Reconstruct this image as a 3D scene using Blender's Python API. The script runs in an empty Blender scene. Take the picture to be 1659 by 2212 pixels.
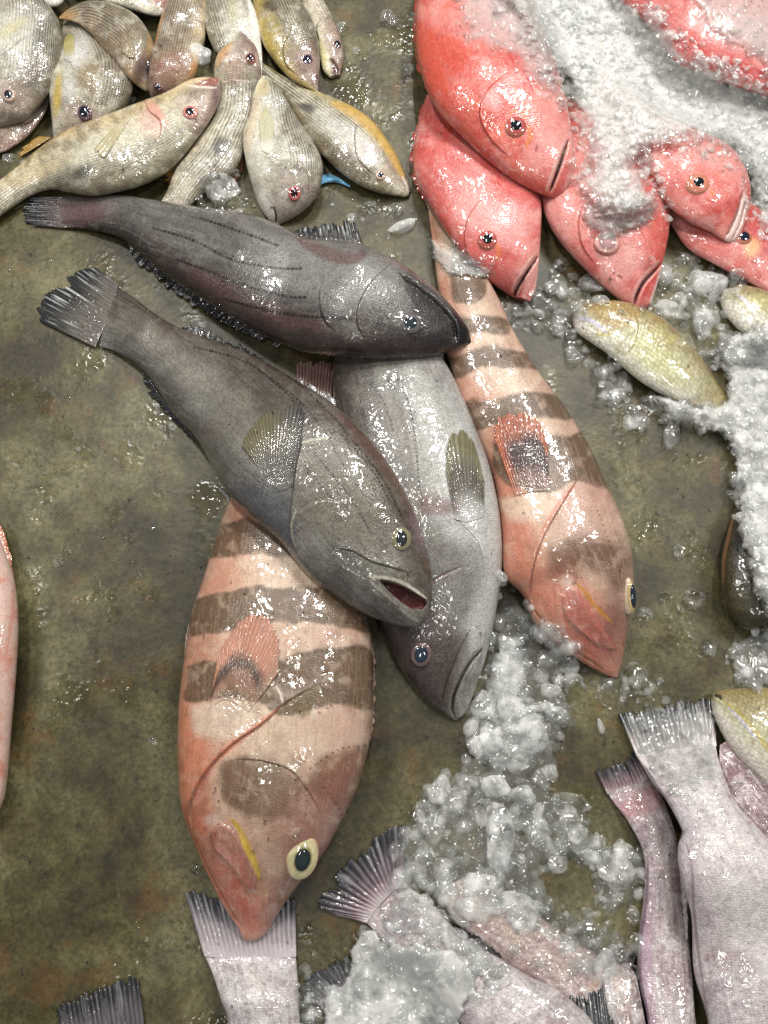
import bpy, math, random
import numpy as np
from mathutils import Vector, Matrix

# ------------------------------------------------------------------ scene
scene = bpy.context.scene
COL = scene.collection
K = 0.000452                      # metres on the floor per layout unit
TILT = math.radians(14)
DIST = 0.83
FP = DIST / K                     # focal length in layout units
CX, CY = 829.5, 1106.0
camd = bpy.data.cameras.new('camera')
cam = bpy.data.objects.new('camera', camd)
COL.objects.link(cam)
cam.location = (0, -DIST*math.sin(TILT), DIST*math.cos(TILT))
cam.rotation_euler = (TILT, 0, 0)
camd.sensor_fit = 'HORIZONTAL'
camd.sensor_width = 36
camd.lens = 36*FP/(2*CX)
camd.clip_start = 0.01
camd.clip_end = 100
scene.camera = cam
CO = np.array([0, -DIST*math.sin(TILT), DIST*math.cos(TILT)])
CR = np.array([1.0, 0, 0])
CU = np.array([0, math.cos(TILT), math.sin(TILT)])
CF = np.array([0, math.sin(TILT), -math.cos(TILT)])

def at(px, py, z):
    """table point (metres) seen at layout position px,py at height z (metres)"""
    px = np.asarray(px, float); py = np.asarray(py, float); z = np.asarray(z, float)
    d = CF + ((px-CX)/FP)[..., None]*CR + (-(py-CY)/FP)[..., None]*CU
    t = (z-CO[2])/d[..., 2]
    return CO + d*t[..., None]

def proj(v):
    r = v-CO
    f = r@CF
    return CX+FP*(r@CR)/f, CY-FP*(r@CU)/f

# ------------------------------------------------------------------ maths
def smooth(a, b, x):
    t = np.clip((x-a)/(b-a+1e-12), 0, 1)
    return t*t*(3-2*t)

def vnoise(x, y, seed=0):
    x = np.asarray(x, float); y = np.asarray(y, float)
    xi = np.floor(x).astype(np.int64); yi = np.floor(y).astype(np.int64)
    fx = x-xi; fy = y-yi
    fx = fx*fx*(3-2*fx); fy = fy*fy*(3-2*fy)
    def h(a, b):
        n = (a*374761393 + b*668265263 + seed*1442695041) & 0xffffffff
        n = ((n ^ (n >> 13))*1274126177) & 0xffffffff
        n = n ^ (n >> 16)
        return (n & 0xffff)/65535.0
    return (h(xi, yi)*(1-fx)+h(xi+1, yi)*fx)*(1-fy)+(h(xi, yi+1)*(1-fx)+h(xi+1, yi+1)*fx)*fy

def fbm(x, y, seed=0, o=4):
    r = 0; a = .5; t = 0
    x = np.asarray(x, float); y = np.asarray(y, float)
    x, y = .8*x-.6*y, .6*x+.8*y
    wx = vnoise(x*.9+31, y*.9+7, seed+91)-.5; wy = vnoise(x*.9+3, y*.9+57, seed+92)-.5
    x = x+.7*wx; y = y+.7*wy
    for i in range(o):
        r = r+a*vnoise(x, y, seed+i*17); t += a; a *= .5
        x, y = 2.03*(.8*x-.6*y)+5.2, 2.03*(.6*x+.8*y)+1.7
    return r/t

def curve(pts, n):
    """Catmull-Rom through pts resampled evenly by length"""
    p = np.array(pts, float)
    if len(p) == 2:
        d = p
    else:
        q = np.vstack([2*p[0]-p[1], p, 2*p[-1]-p[-2]])
        out = []
        for i in range(1, len(q)-2):
            t = np.linspace(0, 1, 14, endpoint=False)[:, None]
            a, b, c, e = q[i-1], q[i], q[i+1], q[i+2]
            out.append(.5*((2*b)+(-a+c)*t+(2*a-5*b+4*c-e)*t*t+(-a+3*b-3*c+e)*t**3))
        d = np.vstack(out+[p[-1:]])
    L = np.r_[0, np.cumsum(np.hypot(*np.diff(d, axis=0).T))]
    u = np.linspace(0, L[-1], n)
    return np.stack([np.interp(u, L, d[:, k]) for k in range(d.shape[1])], 1)

def pdist(P, pts, closed=False):
    """distance, side and position along a polyline"""
    pts = np.array(pts, float)
    if closed: pts = np.vstack([pts, pts[:1]])
    best = np.full(len(P), 1e9); side = np.zeros(len(P)); along = np.zeros(len(P)); L = 0
    for a, b in zip(pts[:-1], pts[1:]):
        e = b-a; l = math.hypot(*e)+1e-9
        w = P-a
        t = np.clip((w@e)/(l*l), 0, 1)
        d = np.hypot(w[:, 0]-t*e[0], w[:, 1]-t*e[1])
        m = d < best
        best[m] = d[m]; side[m] = (e[0]*w[:, 1]-e[1]*w[:, 0])[m]/l; along[m] = (L+t*l)[m]
        L += l
    return best, side, along/L

def inside(P, pts):
    pts = np.array(pts, float); r = np.zeros(len(P), bool)
    j = len(pts)-1
    for i in range(len(pts)):
        xi, yi = pts[i]; xj, yj = pts[j]
        c = ((yi > P[:, 1]) != (yj > P[:, 1])) & (P[:, 0] < (xj-xi)*(P[:, 1]-yi)/(yj-yi+1e-12)+xi)
        r ^= c; j = i
    return r

def lin(c):
    c = np.asarray(c, float)/255.0
    return np.where(c <= .04045, c/12.92, ((c+.055)/1.055)**2.4)

# ------------------------------------------------------------------ relief map: height of what is already lying there
PAD = 500; CELL = 2
ZW = int((1659+2*PAD)/CELL); ZH = int((2212+2*PAD)/CELL)
ZM = np.zeros((ZH, ZW)); CMAP = np.zeros((ZH, ZW, 3), np.float32); IDM = np.zeros((ZH, ZW), np.int32)
def zidx(px, py):
    return (np.clip(((np.asarray(px)+PAD)/CELL), 0, ZW-2).astype(int), np.clip(((np.asarray(py)+PAD)/CELL), 0, ZH-2).astype(int))
def stamp(v):
    px, py = proj(v)
    ix, iy = zidx(px-CELL/2, py-CELL/2)
    for dx in (0, 1):
        for dy in (0, 1):
            np.maximum.at(ZM, (iy+dy, ix+dx), v[:, 2])
def zat(px, py):
    x = (np.asarray(px, float)+PAD)/CELL-.5; y = (np.asarray(py, float)+PAD)/CELL-.5
    x = np.clip(x, 0, ZW-2.001); y = np.clip(y, 0, ZH-2.001)
    xi = x.astype(int); yi = y.astype(int); fx = x-xi; fy = y-yi
    return (ZM[yi, xi]*(1-fx)+ZM[yi, xi+1]*fx)*(1-fy)+(ZM[yi+1, xi]*(1-fx)+ZM[yi+1, xi+1]*fx)*fy
def zsm(px, py, r=6):
    a = 0
    for dx, dy in ((0, 0), (r, 0), (-r, 0), (0, r), (0, -r)):
        a = a+zat(np.asarray(px)+dx, np.asarray(py)+dy)
    return a/5
def nrm_at(px, py, r=8):
    a = at(px+r, py, zsm(px+r, py, 3)); b = at(px-r, py, zsm(px-r, py, 3))
    c = at(px, py-r, zsm(px, py-r, 3)); d = at(px, py+r, zsm(px, py+r, 3))
    n = np.cross(a-b, c-d)
    return n/np.linalg.norm(n)

# ------------------------------------------------------------------ meshes
def mesh_np(name, V, F, col=None, uv=None, smooth_=True):
    """V (n,3), F (m,k) quads or tris"""
    me = bpy.data.meshes.new(name)
    n = len(V); m, k = F.shape
    me.vertices.add(n); me.vertices.foreach_set('co', V.astype(np.float32).ravel())
    me.loops.add(m*k); me.loops.foreach_set('vertex_index', F.astype(np.int32).ravel())
    me.polygons.add(m)
    me.polygons.foreach_set('loop_start', np.arange(0, m*k, k, dtype=np.int32))
    me.polygons.foreach_set('loop_total', np.full(m, k, dtype=np.int32))
    me.polygons.foreach_set('use_smooth', np.full(m, smooth_, dtype=bool) if np.isscalar(smooth_) else smooth_)
    me.update(calc_edges=True)
    if col is not None:
        a = me.color_attributes.new('tone', 'FLOAT_COLOR', 'POINT')
        if col.shape[1] == 3: col = np.c_[col, np.ones(n)]
        a.data.foreach_set('color', col.astype(np.float32).ravel())
    if uv is not None:
        a = me.attributes.new('skin', 'FLOAT_VECTOR', 'POINT')
        a.data.foreach_set('vector', np.c_[uv, np.zeros(n)].astype(np.float32).ravel())
    return me

def grid_faces(N, M, wrap):
    i = np.arange(N-1)[:, None]; j = np.arange(M if wrap else M-1)[None, :]
    j2 = (j+1) % M
    return np.stack([i*M+j, i*M+j2, (i+1)*M+j2, (i+1)*M+j], -1).reshape(-1, 4)

def link(name, me, mat=None, parent=None):
    o = bpy.data.objects.new(name, me); COL.objects.link(o)
    if mat is not None: me.materials.append(mat)
    if parent is not None:
        o.parent = parent
        o.matrix_parent_inverse = Matrix.Identity(4)
        o.location = -parent.location
    return o

def thing(name, label, cat, loc, group=None):
    o = bpy.data.objects.new(name, None); COL.objects.link(o)
    o.empty_display_size = .02
    o.location = loc; o['label'] = label; o['category'] = cat
    if group: o['group'] = group
    return o

# ------------------------------------------------------------------ painter working on a finished skin
def calm(c, k=.88, g=.84):
    l = (c@np.array([.2126, .7152, .0722]))[..., None]
    return np.clip((l+(c-l)*k)*g, 0.004, 1)

class Skin:
    def __init__(s, P, a, v, seed):
        s.P = P; s.s = a; s.v = v; s.n = len(P); s.seed = seed
        s.c = np.zeros((s.n, 3)); s.d = np.zeros(s.n)
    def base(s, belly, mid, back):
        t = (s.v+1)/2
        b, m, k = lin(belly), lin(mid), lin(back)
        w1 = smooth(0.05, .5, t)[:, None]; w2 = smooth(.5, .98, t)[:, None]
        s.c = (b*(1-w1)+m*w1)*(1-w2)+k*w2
    def mix(s, col, m):
        m = np.clip(m, 0, 1)[:, None]
        s.c = s.c*(1-m)+lin(col)*m
    def mul(s, f): s.c = s.c*f[:, None]
    def blob(s, x, y, rx, ry, ang=0, soft=.5):
        a = math.radians(ang); dx = s.P[:, 0]-x; dy = s.P[:, 1]-y
        u = (dx*math.cos(a)+dy*math.sin(a))/rx; w = (-dx*math.sin(a)+dy*math.cos(a))/ry
        return 1-smooth(1-soft, 1+soft, np.hypot(u, w))
    def poly(s, pts, soft=6, wob=0):
        P = s.P
        if wob:
            P = P+wob*np.stack([fbm(P[:, 0]/40, P[:, 1]/40, s.seed+5, 2)-.5, fbm(P[:, 0]/40, P[:, 1]/40, s.seed+9, 2)-.5], 1)*2
        pp = curve(list(pts)+[pts[0]], len(pts)*6)[:-1]
        d = pdist(P, pp, True)[0]
        return smooth(-soft, soft, np.where(inside(P, pp), d, -d))
    def line(s, pts, w, col, amt=1.0, taper=True):
        d, sd, u = pdist(s.P, curve(pts, max(8, len(pts)*5)))
        ww = w*(np.sqrt(np.clip(4*u*(1-u), .02, 1)) if taper else 1)
        m = (1-smooth(ww*.5, ww*1.3, d))*amt
        s.mix(col, m); return m
    def groove(s, pts, w, depth):
        d, sd, u = pdist(s.P, curve(pts, max(8, len(pts)*5)))
        s.d -= depth*np.exp(-(d/w)**2)*np.clip(8*u, 0, 1)*np.clip(8*(1-u), 0, 1)
    def step(s, pts, w, h, side=1):
        """plate edge: raised on one side of the line, falls off sharply over it"""
        d, sd, u = pdist(s.P, curve(pts, max(8, len(pts)*5)))
        sd = sd*side
        e = np.clip(5*u, 0, 1)*np.clip(5*(1-u), 0, 1)
        s.d += h*e*np.where(sd > 0, np.exp(-d/w), -0.35*np.exp(-d/(w*.25)))*np.clip(d/1.5+.2, 0, 1)
    def dots(s, pts, gap, r, col, amt=.9):
        pp = curve(pts, 400); L = np.sum(np.hypot(*np.diff(pp, axis=0).T))
        d, sd, u = pdist(s.P, curve(pts, max(8, len(pts)*5)))
        x = u*L/gap
        xx = np.abs((x+.6*vnoise(np.floor(x)*3.3, x*0, s.seed)) % 1-.5)*gap
        rr = np.hypot(xx*.75, d)
        s.mix(col, (1-smooth(r*.5, r*1.25, rr))*amt*(.5+.5*vnoise(x*.7, x*0+3, s.seed+2)))
    def mottle(s, col, sc, lo, hi, amt, seed=0, aniso=1.0, o=4):
        f = fbm(s.P[:, 0]/sc, s.P[:, 1]/(sc*aniso), s.seed*7+seed, o)
        s.mix(col, smooth(lo, hi, f)*amt)
    def streak(s, col, along, across, lo, hi, amt, seed=0):
        yv = np.arcsin(np.clip(s.v, -1, 1))*s.hw
        f = fbm(s.s*s.L/along+7, yv/across+50, s.seed*5+seed, 3)
        s.mix(col, smooth(lo, hi, f)*amt)
    def relief(s, sc, h, seed=0):
        s.d += h*(fbm(s.P[:, 0]/sc, s.P[:, 1]/sc, s.seed+seed+40)-.5)

SEED = [10]
class Fish:
    """one fish: an Empty with a continuous body and separately modelled fins and eyes"""
    calm = .88; gain = .84
    def __init__(f, name, label, cat, back, belly, z=(0, 0), fat=.5, mat=None, paint=None, group=None, sq=2.2, res=.55, press=1.0, tailthin=True, sink=4):
        SEED[0] += 1; f.seed = SEED[0]
        Ls = np.sum(np.hypot(*np.diff(np.array(back, float), axis=0).T))
        N = max(40, int(Ls*res))
        D = curve(back, N); B = curve(belly, N)
        hw = np.hypot(*(D-B).T)/2
        k = np.hanning(15); k /= k.sum()
        T = np.convolve(np.pad(hw, 7, 'edge'), k, 'valid')*fat
        T = np.minimum(T, hw*1.15+.5)
        u = np.linspace(0, 1, N)
        if tailthin: T = T*(.13+.87*smooth(-5, 110, (1-u)*Ls))
        zb = np.interp(u, np.linspace(0, 1, len(z)), z)
        kk = np.hanning(N//6*2+3); kk /= kk.sum(); h = len(kk)//2
        zb = np.convolve(np.pad(zb, h, 'edge'), kk, 'valid')
        Wmax = hw.max()*2
        Mt = max(24, int(Wmax*res*1.1)); Mb = max(10, Mt//5)
        ph = np.r_[np.linspace(0, math.pi, Mt, endpoint=False), np.linspace(math.pi, 2*math.pi, Mb, endpoint=False)]
        M = len(ph)
        v = np.cos(ph); sn = np.sin(ph)
        prof = np.sign(sn)*(1-np.abs(v)**sq+1e-9)**(1/2.0)
        prof = np.where(sn < 0, prof*press, prof)
        mid = (D+B)/2; hv = (D-B)/2
        need = np.full(N, -1e3)                      # rest on whatever already lies below
        for vv in np.linspace(-.78, .78, 9):
            g_ = zat(mid[:, 0]+hv[:, 0]*vv, mid[:, 1]+hv[:, 1]*vv)/K
            need = np.maximum(need, np.where(g_ > 2, g_-T*(.97-math.sqrt(1-abs(vv)**sq)), 0))
        need = need-sink-.15*T
        ok = (mid[:, 0] > -60) & (mid[:, 0] < 1720) & (mid[:, 1] > -60) & (mid[:, 1] < 2270)
        if ok.any(): need = np.interp(np.arange(N), np.where(ok)[0], need[ok])
        w_ = max(5, N//10)
        mxf = np.array([need[max(0, i-w_):i+w_+1].max() for i in range(N)])
        g2 = np.hanning(2*w_+3); g2 /= g2.sum(); mxf = np.convolve(np.pad(mxf, w_+1, 'edge'), g2, 'valid')
        zb = np.maximum(zb, mxf); zb = np.convolve(np.pad(zb, w_+1, 'edge'), g2, 'valid')
        zc = (zb+T*.97)*K
        px = mid[:, None, 0]+hv[:, None, 0]*v; py = mid[:, None, 1]+hv[:, None, 1]*v
        zz = zc[:, None]+np.zeros_like(px)
        V = at(px, py, zz)
        V[..., 2] += T[:, None]*K*prof
        V[..., 2] = np.maximum(V[..., 2], .0006)
        # normals on the grid
        du = np.gradient(V, axis=0); Vw = np.concatenate([V[:, -1:], V, V[:, :1]], 1)
        dv = (Vw[:, 2:]-Vw[:, :-2])
        n = np.cross(dv, du); n /= (np.linalg.norm(n, axis=2, keepdims=True)+1e-12)
        if n[N//2, Mt//2, 2] < 0: n = -n
        Vf = V.reshape(-1, 3)
        P = np.stack(proj(Vf), 1)
        sk = Skin(P, np.repeat(u, M), np.tile(v, N), f.seed)
        sk.L = Ls; sk.hw = np.repeat(hw, M)
        if paint: paint(sk)
        sk.c = calm(sk.c, f.calm, f.gain)
        top = np.tile(sn > 0, N)
        edge = smooth(0, .25, np.abs(np.tile(sn, N)))
        dd = np.where(top, sk.d, 0)*edge*smooth(0, .02, sk.s+.002)
        Tv = np.repeat(T, M)
        dd = np.clip(dd, -.75*Tv, .5*Tv+.5)
        nn = n.reshape(-1, 3)
        Vf = Vf+nn*(np.maximum(dd, 0)*K)[:, None]*smooth(.1, .6, nn[:, 2])[:, None]
        Vf[:, 2] += np.minimum(dd, 0)*K
        uv = np.stack([sk.s*Ls*K*1000, np.repeat(hw, M)*K*1000*np.arcsin(np.clip(sk.v, -1, 1))], 1)
        F = grid_faces(N, M, True)
        # end caps
        c0 = Vf[:M].mean(0); c1 = Vf[-M:].mean(0)
        nV = len(Vf); Vf = np.vstack([Vf, c0, c1])
        j = np.arange(M); j2 = (j+1) % M
        F = np.vstack([F, np.stack([np.full(M, nV), j2, j, j], 1)*1, np.stack([np.full(M, nV+1), (N-1)*M+j, (N-1)*M+j2, (N-1)*M+j2], 1)])
        # drop degenerate 4th index by using centre twice
        F[-2*M:-M] = np.stack([j2, j, np.full(M, nV), np.full(M, nV)], 1)
        col = np.vstack([sk.c, sk.c[0], sk.c[-1]]); uv = np.vstack([uv, uv[0], uv[-1]])
        quads = F[:-2*M]
        t0 = np.stack([j2, j, np.full(M, nV)], 1); t1 = np.stack([(N-1)*M+j, (N-1)*M+j2, np.full(M, nV+1)], 1)
        me = mesh_mixed('body', Vf, quads, np.vstack([t0, t1]), col, uv)
        mx, my = mid[N//2]
        base = at(mx, my, zb[N//2]*K)
        f.root = thing(name, label, cat, Vector(base), group)
        f.body = link('body', me, mat, f.root)
        f.z = zc; f.mid = mid; f.T = T; f.zend = zc[-1]/K+T[-1]
        f.tailc = sk.c.reshape(N, M, 3)[-3:, 3:Mt-3].mean((0, 1))
        tp = np.where(top)[0]; ix, iy = zidx(P[tp, 0], P[tp, 1])
        for dx in (0, 1):
            for dy in (0, 1):
                CMAP[iy+dy, ix+dx] = sk.c[tp]; IDM[iy+dy, ix+dx] = f.seed
        stamp(Vf[:N*M].reshape(N, M, 3)[:, :Mt+1].reshape(-1, 3))

    def fin(f, name, root, tip, mat, col, z=None, off=2.0, lift=3.0, rays=14, rag=6, ridge=1.5, label=None, tmin=0, see=.22, wave=0):
        """z=(root,tip) in layout units above floor, or None to lie on what is beneath"""
        SEED[0] += 1; sd = SEED[0]
        R = np.array(root, float); Tp = np.array(tip, float)
        if name == 'tail_fin':
            d_ = R.mean(0)-Tp.mean(0); R = R+d_/np.hypot(*d_)*14
        Lt = max(np.sum(np.hypot(*np.diff(Tp, axis=0).T)), np.sum(np.hypot(*np.diff(R, axis=0).T)))
        N = max(rays*6, int(Lt*.6)); Rc = curve(root, N); Tc = curve(tip, N)
        Lr = np.max(np.hypot(*(Rc-Tc).T)); M = max(10, int(Lr*.5))
        u = np.linspace(0, 1, N)[:, None]; t = np.linspace(0, 1, M)[None, :]
        ru = u*rays
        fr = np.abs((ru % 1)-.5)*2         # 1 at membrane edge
        length = 1-rag/max(Lr, 1)*(.45*fr**2+1.8*(vnoise(np.floor(ru)*1.7, ru*0, sd)-.35)+.9*(vnoise(ru*3, ru*0, sd+3))+2.2*smooth(.72, .95, vnoise(ru*1.3, ru*0, sd+8)))
        tt = t*length
        px = Rc[:, None, 0]*(1-tt)+Tc[:, None, 0]*tt; py = Rc[:, None, 1]*(1-tt)+Tc[:, None, 1]*tt
        rid = ridge*(.5-fr)*np.clip(t*3, 0, 1)*(1+0*px)
        if wave: rid = rid+wave*np.sin(u*math.pi*2.3+sd)*t
        if name == 'tail_fin': z = (f.zend+.2, z[1])
        if z is None:
            zz = zsm(px, py, 5)/K+.2+off*smooth(.05, .5, t)+lift*t**1.5
            zz = zz+rid
        else:
            zz = z[0]*(1-t)+z[1]*t+rid
        zz = np.maximum(zz, .8)*K
        V = at(px, py, zz).reshape(-1, 3)
        P = np.stack([px.ravel(), py.ravel()], 1)
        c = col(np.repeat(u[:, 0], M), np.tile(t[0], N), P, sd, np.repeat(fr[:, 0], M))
        tq = np.tile(t[0], N); c = calm(c)
        if name == 'tail_fin':
            w_ = smooth(0, .4, tq)[:, None]; c = f.tailc*(1-w_)+c*w_
        else:
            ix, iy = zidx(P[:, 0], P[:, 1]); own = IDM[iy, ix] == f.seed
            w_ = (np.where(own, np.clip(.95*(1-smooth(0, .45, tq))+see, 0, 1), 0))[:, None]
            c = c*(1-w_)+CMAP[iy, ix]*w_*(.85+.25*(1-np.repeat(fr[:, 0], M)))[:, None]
        uv = np.stack([np.repeat(u[:, 0], M)*Lt*K*1000, np.tile(t[0], N)*Lr*K*1000], 1)
        # two skins a hair apart so that the fin has thickness
        me = mesh_np(name, V, grid_faces(N, M, False), c, uv)
        o = link(name, me, mat, f.root)
        if label: o['label'] = label
        sm = o.modifiers.new('thickness', 'SOLIDIFY'); sm.thickness = .0005; sm.offset = 0
        stamp(V)
        return o

    def eye(f, x, y, rx, ry, ang=0, iris=(150, 120, 90), rim=(200, 110, 90), pupil=(20, 26, 32), pr=.5, bulge=.35, pang=None, pasp=1.0, ring2=None, lift=.0, nup=0.5, sclera=None):
        n = nrm_at(x, y, max(6, rx*.6)); n = n*(1-nup)+np.array([0, -.1, 1])*nup; n /= np.linalg.norm(n)
        z = zsm(x, y, max(3, rx*.5))
        c = at(x, y, z+lift*K)
        a = math.radians(ang)
        X = np.array([math.cos(a), -math.sin(a), 0]); X -= n*(X@n); X /= np.linalg.norm(X)
        Y = np.cross(n, X)
        def dome(r0, r1, h0, hfun, colf, nr=14, na=48):
            rr = np.linspace(r0, r1, nr)[:, None]; th = np.linspace(0, 2*math.pi, na, endpoint=False)[None, :]
            h = hfun(rr)+0*th
            Vv = c+((rr*rx*np.cos(th))[..., None]*X+(rr*ry*np.sin(th))[..., None]*Y+(h)[..., None]*n)*K
            cc = colf(rr+0*th, th+0*rr)
            return Vv.reshape(-1, 3), cc.reshape(-1, 3), nr, na
        H = bulge*min(rx, ry)
        hf = lambda r: H*np.sqrt(np.clip(1.08-r*r, 0, 9))-H*.12-np.where(r > .93, (r-.93)*H*6, 0)
        ir, rm = lin(iris), lin(rim); r2 = lin(ring2) if ring2 else ir
        def colf(r, th):
            w = smooth(.84, .97, r)[..., None]; g = smooth(pr, pr+.16, r)[..., None]
            nz = (.8+.4*vnoise(th*5, r*9, f.seed))[..., None]
            q = (r2*(1-g)+ir*g)*(1-w)+rm*w
            return calm(q*nz, .8, .9)
        V1, c1, nr, na = dome(0.02, 1.06, 0, hf, colf, 18)
        e = link('eye', mesh_np('eye', V1, grid_faces(nr, na, True), c1, V1[:, :2]*1000), M_EYE, f.root)
        pa = math.radians(pang if pang is not None else 0)
        hp = lambda r: hf(r*pr)+.06*H+.5*np.sqrt(np.clip(1-r*r, 0, 1))*H*.15
        rr = np.linspace(0, 1, 10)[:, None]; th = np.linspace(0, 2*math.pi, 40, endpoint=False)[None, :]
        h = hp(rr)+0*th
        rp = pr*rr
        Vv = c+((rp*rx*np.cos(th)*pasp)[..., None]*X+(rp*ry*np.sin(th))[..., None]*Y+h[..., None]*n)*K
        pm = np.tile(lin(pupil), (400, 1))*(.75+.5*np.repeat(1-rr[:, 0], 40))[:, None]
        p = bpy.data.objects.new('pupil', mesh_np('pupil', Vv.reshape(-1, 3), grid_faces(10, 40, True), pm, Vv.reshape(-1, 3)[:, :2]*1000))
        p.data.materials.append(M_PUPIL); COL.objects.link(p); p.parent = e
        p.matrix_parent_inverse = Matrix.Identity(4)
        return e

def mesh_mixed(name, V, Q, T, col, uv):
    me = bpy.data.meshes.new(name)
    n = len(V); q, t = len(Q), len(T)
    me.vertices.add(n); me.vertices.foreach_set('co', V.astype(np.float32).ravel())
    me.loops.add(q*4+t*3); me.loops.foreach_set('vertex_index', np.r_[Q.ravel(), T.ravel()].astype(np.int32))
    me.polygons.add(q+t)
    me.polygons.foreach_set('loop_start', np.r_[np.arange(q)*4, q*4+np.arange(t)*3].astype(np.int32))
    me.polygons.foreach_set('loop_total', np.r_[np.full(q, 4), np.full(t, 3)].astype(np.int32))
    me.polygons.foreach_set('use_smooth', np.ones(q+t, dtype=bool))
    me.update(calc_edges=True)
    a = me.color_attributes.new('tone', 'FLOAT_COLOR', 'POINT')
    a.data.foreach_set('color', np.c_[col, np.ones(n)].astype(np.float32).ravel())
    a = me.attributes.new('skin', 'FLOAT_VECTOR', 'POINT')
    a.data.foreach_set('vector', np.c_[uv, np.zeros(n)].astype(np.float32).ravel())
    return me

# ------------------------------------------------------------------ materials
def nodes(name):
    m = bpy.data.materials.new(name); m.use_nodes = True
    nt = m.node_tree; nt.nodes.clear()
    out = nt.nodes.new('ShaderNodeOutputMaterial')
    def N(t, **kw):
        n = nt.nodes.new(t)
        for k, v in kw.items():
            if k in n.inputs.keys() if isinstance(k, str) else False: n.inputs[k].default_value = v
            else: setattr(n, k, v)
        return n
    return m, nt, out, N
def setin(n, **kw):
    for k, v in kw.items(): n.inputs[k.replace('_', ' ')].default_value = v

def ramp(nt, fac, stops):
    r = nt.nodes.new('ShaderNodeValToRGB'); nt.links.new(fac, r.inputs[0])
    while len(r.color_ramp.elements) < len(stops): r.color_ramp.elements.new(.5)
    for e, (p, c) in zip(r.color_ramp.elements, stops):
        e.position = p; e.color = c if len(c) == 4 else (*c, 1)
    return r

def wet(name, scale=2.2, sdepth=.35, sdark=.25, grain=.18, rough=.42, film=1.0, fscale=260, coat=1.0, transl=0, sss=0.0):
    """wet animal skin: vertex tone x fine grain, little scales, uneven water film on top"""
    m, nt, out, N = nodes(name); L = nt.links.new
    at_ = N('ShaderNodeAttribute'); at_.attribute_name = 'tone'
    sk = N('ShaderNodeAttribute'); sk.attribute_name = 'skin'
    tc = N('ShaderNodeTexCoord')
    vo = N('ShaderNodeTexVoronoi'); vo.feature = 'F1'; L(sk.outputs['Vector'], vo.inputs['Vector']); setin(vo, Scale=1/scale, Randomness=.55)
    n1 = N('ShaderNodeTexNoise'); L(tc.outputs['Object'], n1.inputs['Vector']); setin(n1, Scale=900.0, Detail=3.0, Roughness=.7)
    n2 = N('ShaderNodeTexNoise'); L(tc.outputs['Object'], n2.inputs['Vector']); setin(n2, Scale=110.0, Detail=4.0, Roughness=.6)
    # tone variation
    mr = N('ShaderNodeMapRange'); L(n1.outputs['Fac'], mr.inputs[0]); setin(mr, From_Min=.3, From_Max=.7, To_Min=1-grain*.6, To_Max=1+grain*.6)
    mr2 = N('ShaderNodeMapRange'); L(n2.outputs['Fac'], mr2.inputs[0]); setin(mr2, From_Min=.3, From_Max=.7, To_Min=1-grain*.7, To_Max=1+grain*.7)
    mr3 = N('ShaderNodeMapRange'); L(vo.outputs['Distance'], mr3.inputs[0]); setin(mr3, From_Min=.2, From_Max=.75, To_Min=1+sdark*.3, To_Max=1-sdark)
    a = N('ShaderNodeMath', operation='MULTIPLY'); L(mr.outputs[0], a.inputs[0]); L(mr2.outputs[0], a.inputs[1])
    b = N('ShaderNodeMath', operation='MULTIPLY'); L(a.outputs[0], b.inputs[0]); L(mr3.outputs[0], b.inputs[1])
    vm = N('ShaderNodeVectorMath', operation='SCALE'); L(at_.outputs['Color'], vm.inputs[0]); L(b.outputs[0], vm.inputs['Scale'])
    p = N('ShaderNodeBsdfPrincipled')
    L(vm.outputs[0], p.inputs['Base Color'])
    # bumps
    b1 = N('ShaderNodeBump'); setin(b1, Strength=sdepth, Distance=.0006); b1.invert = True; L(vo.outputs['Distance'], b1.inputs['Height'])
    b1b = N('ShaderNodeBump'); setin(b1b, Strength=.08, Distance=.0005); L(n1.outputs['Fac'], b1b.inputs['Height']); L(b1.outputs[0], b1b.inputs['Normal'])
    L(b1b.outputs[0], p.inputs['Normal'])
    # water film: broken into beads
    n3 = N('ShaderNodeTexNoise'); L(tc.outputs['Object'], n3.inputs['Vector']); setin(n3, Scale=fscale*.72, Detail=.6, Roughness=.5)
    n4 = N('ShaderNodeTexNoise'); L(tc.outputs['Object'], n4.inputs['Vector']); setin(n4, Scale=38.0, Detail=3.0, Roughness=.6)
    mr4 = N('ShaderNodeMapRange'); L(n4.outputs['Fac'], mr4.inputs[0]); setin(mr4, From_Min=.38, From_Max=.64, To_Min=.30, To_Max=1.25)
    pw = N('ShaderNodeMath', operation='MULTIPLY'); L(n3.outputs['Fac'], pw.inputs[0]); L(mr4.outputs[0], pw.inputs[1])
    b2 = N('ShaderNodeBump'); setin(b2, Strength=film, Distance=.0006); L(pw.outputs[0], b2.inputs['Height'])
    L(b2.outputs[0], p.inputs['Coat Normal'])
    rr = N('ShaderNodeMapRange'); L(n4.outputs['Fac'], rr.inputs[0]); setin(rr, From_Min=.35, From_Max=.65, To_Min=rough*.95, To_Max=rough*.62)
    L(rr.outputs[0], p.inputs['Roughness'])
    setin(p, Coat_Weight=coat, Coat_Roughness=.06, Coat_IOR=1.42, IOR=1.42, Specular_IOR_Level=.5)
    if sss:
        setin(p, Subsurface_Weight=sss, Subsurface_Scale=.004); p.inputs['Subsurface Radius'].default_value = (1, .5, .35)
    last = p.outputs[0]
    if transl:
        tr = N('ShaderNodeBsdfTransparent'); mx = N('ShaderNodeMixShader'); mx.inputs[0].default_value = transl
        L(last, mx.inputs[1]); L(tr.outputs[0], mx.inputs[2]); last = mx.outputs[0]
    L(last, out.inputs['Surface'])
    return m

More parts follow.
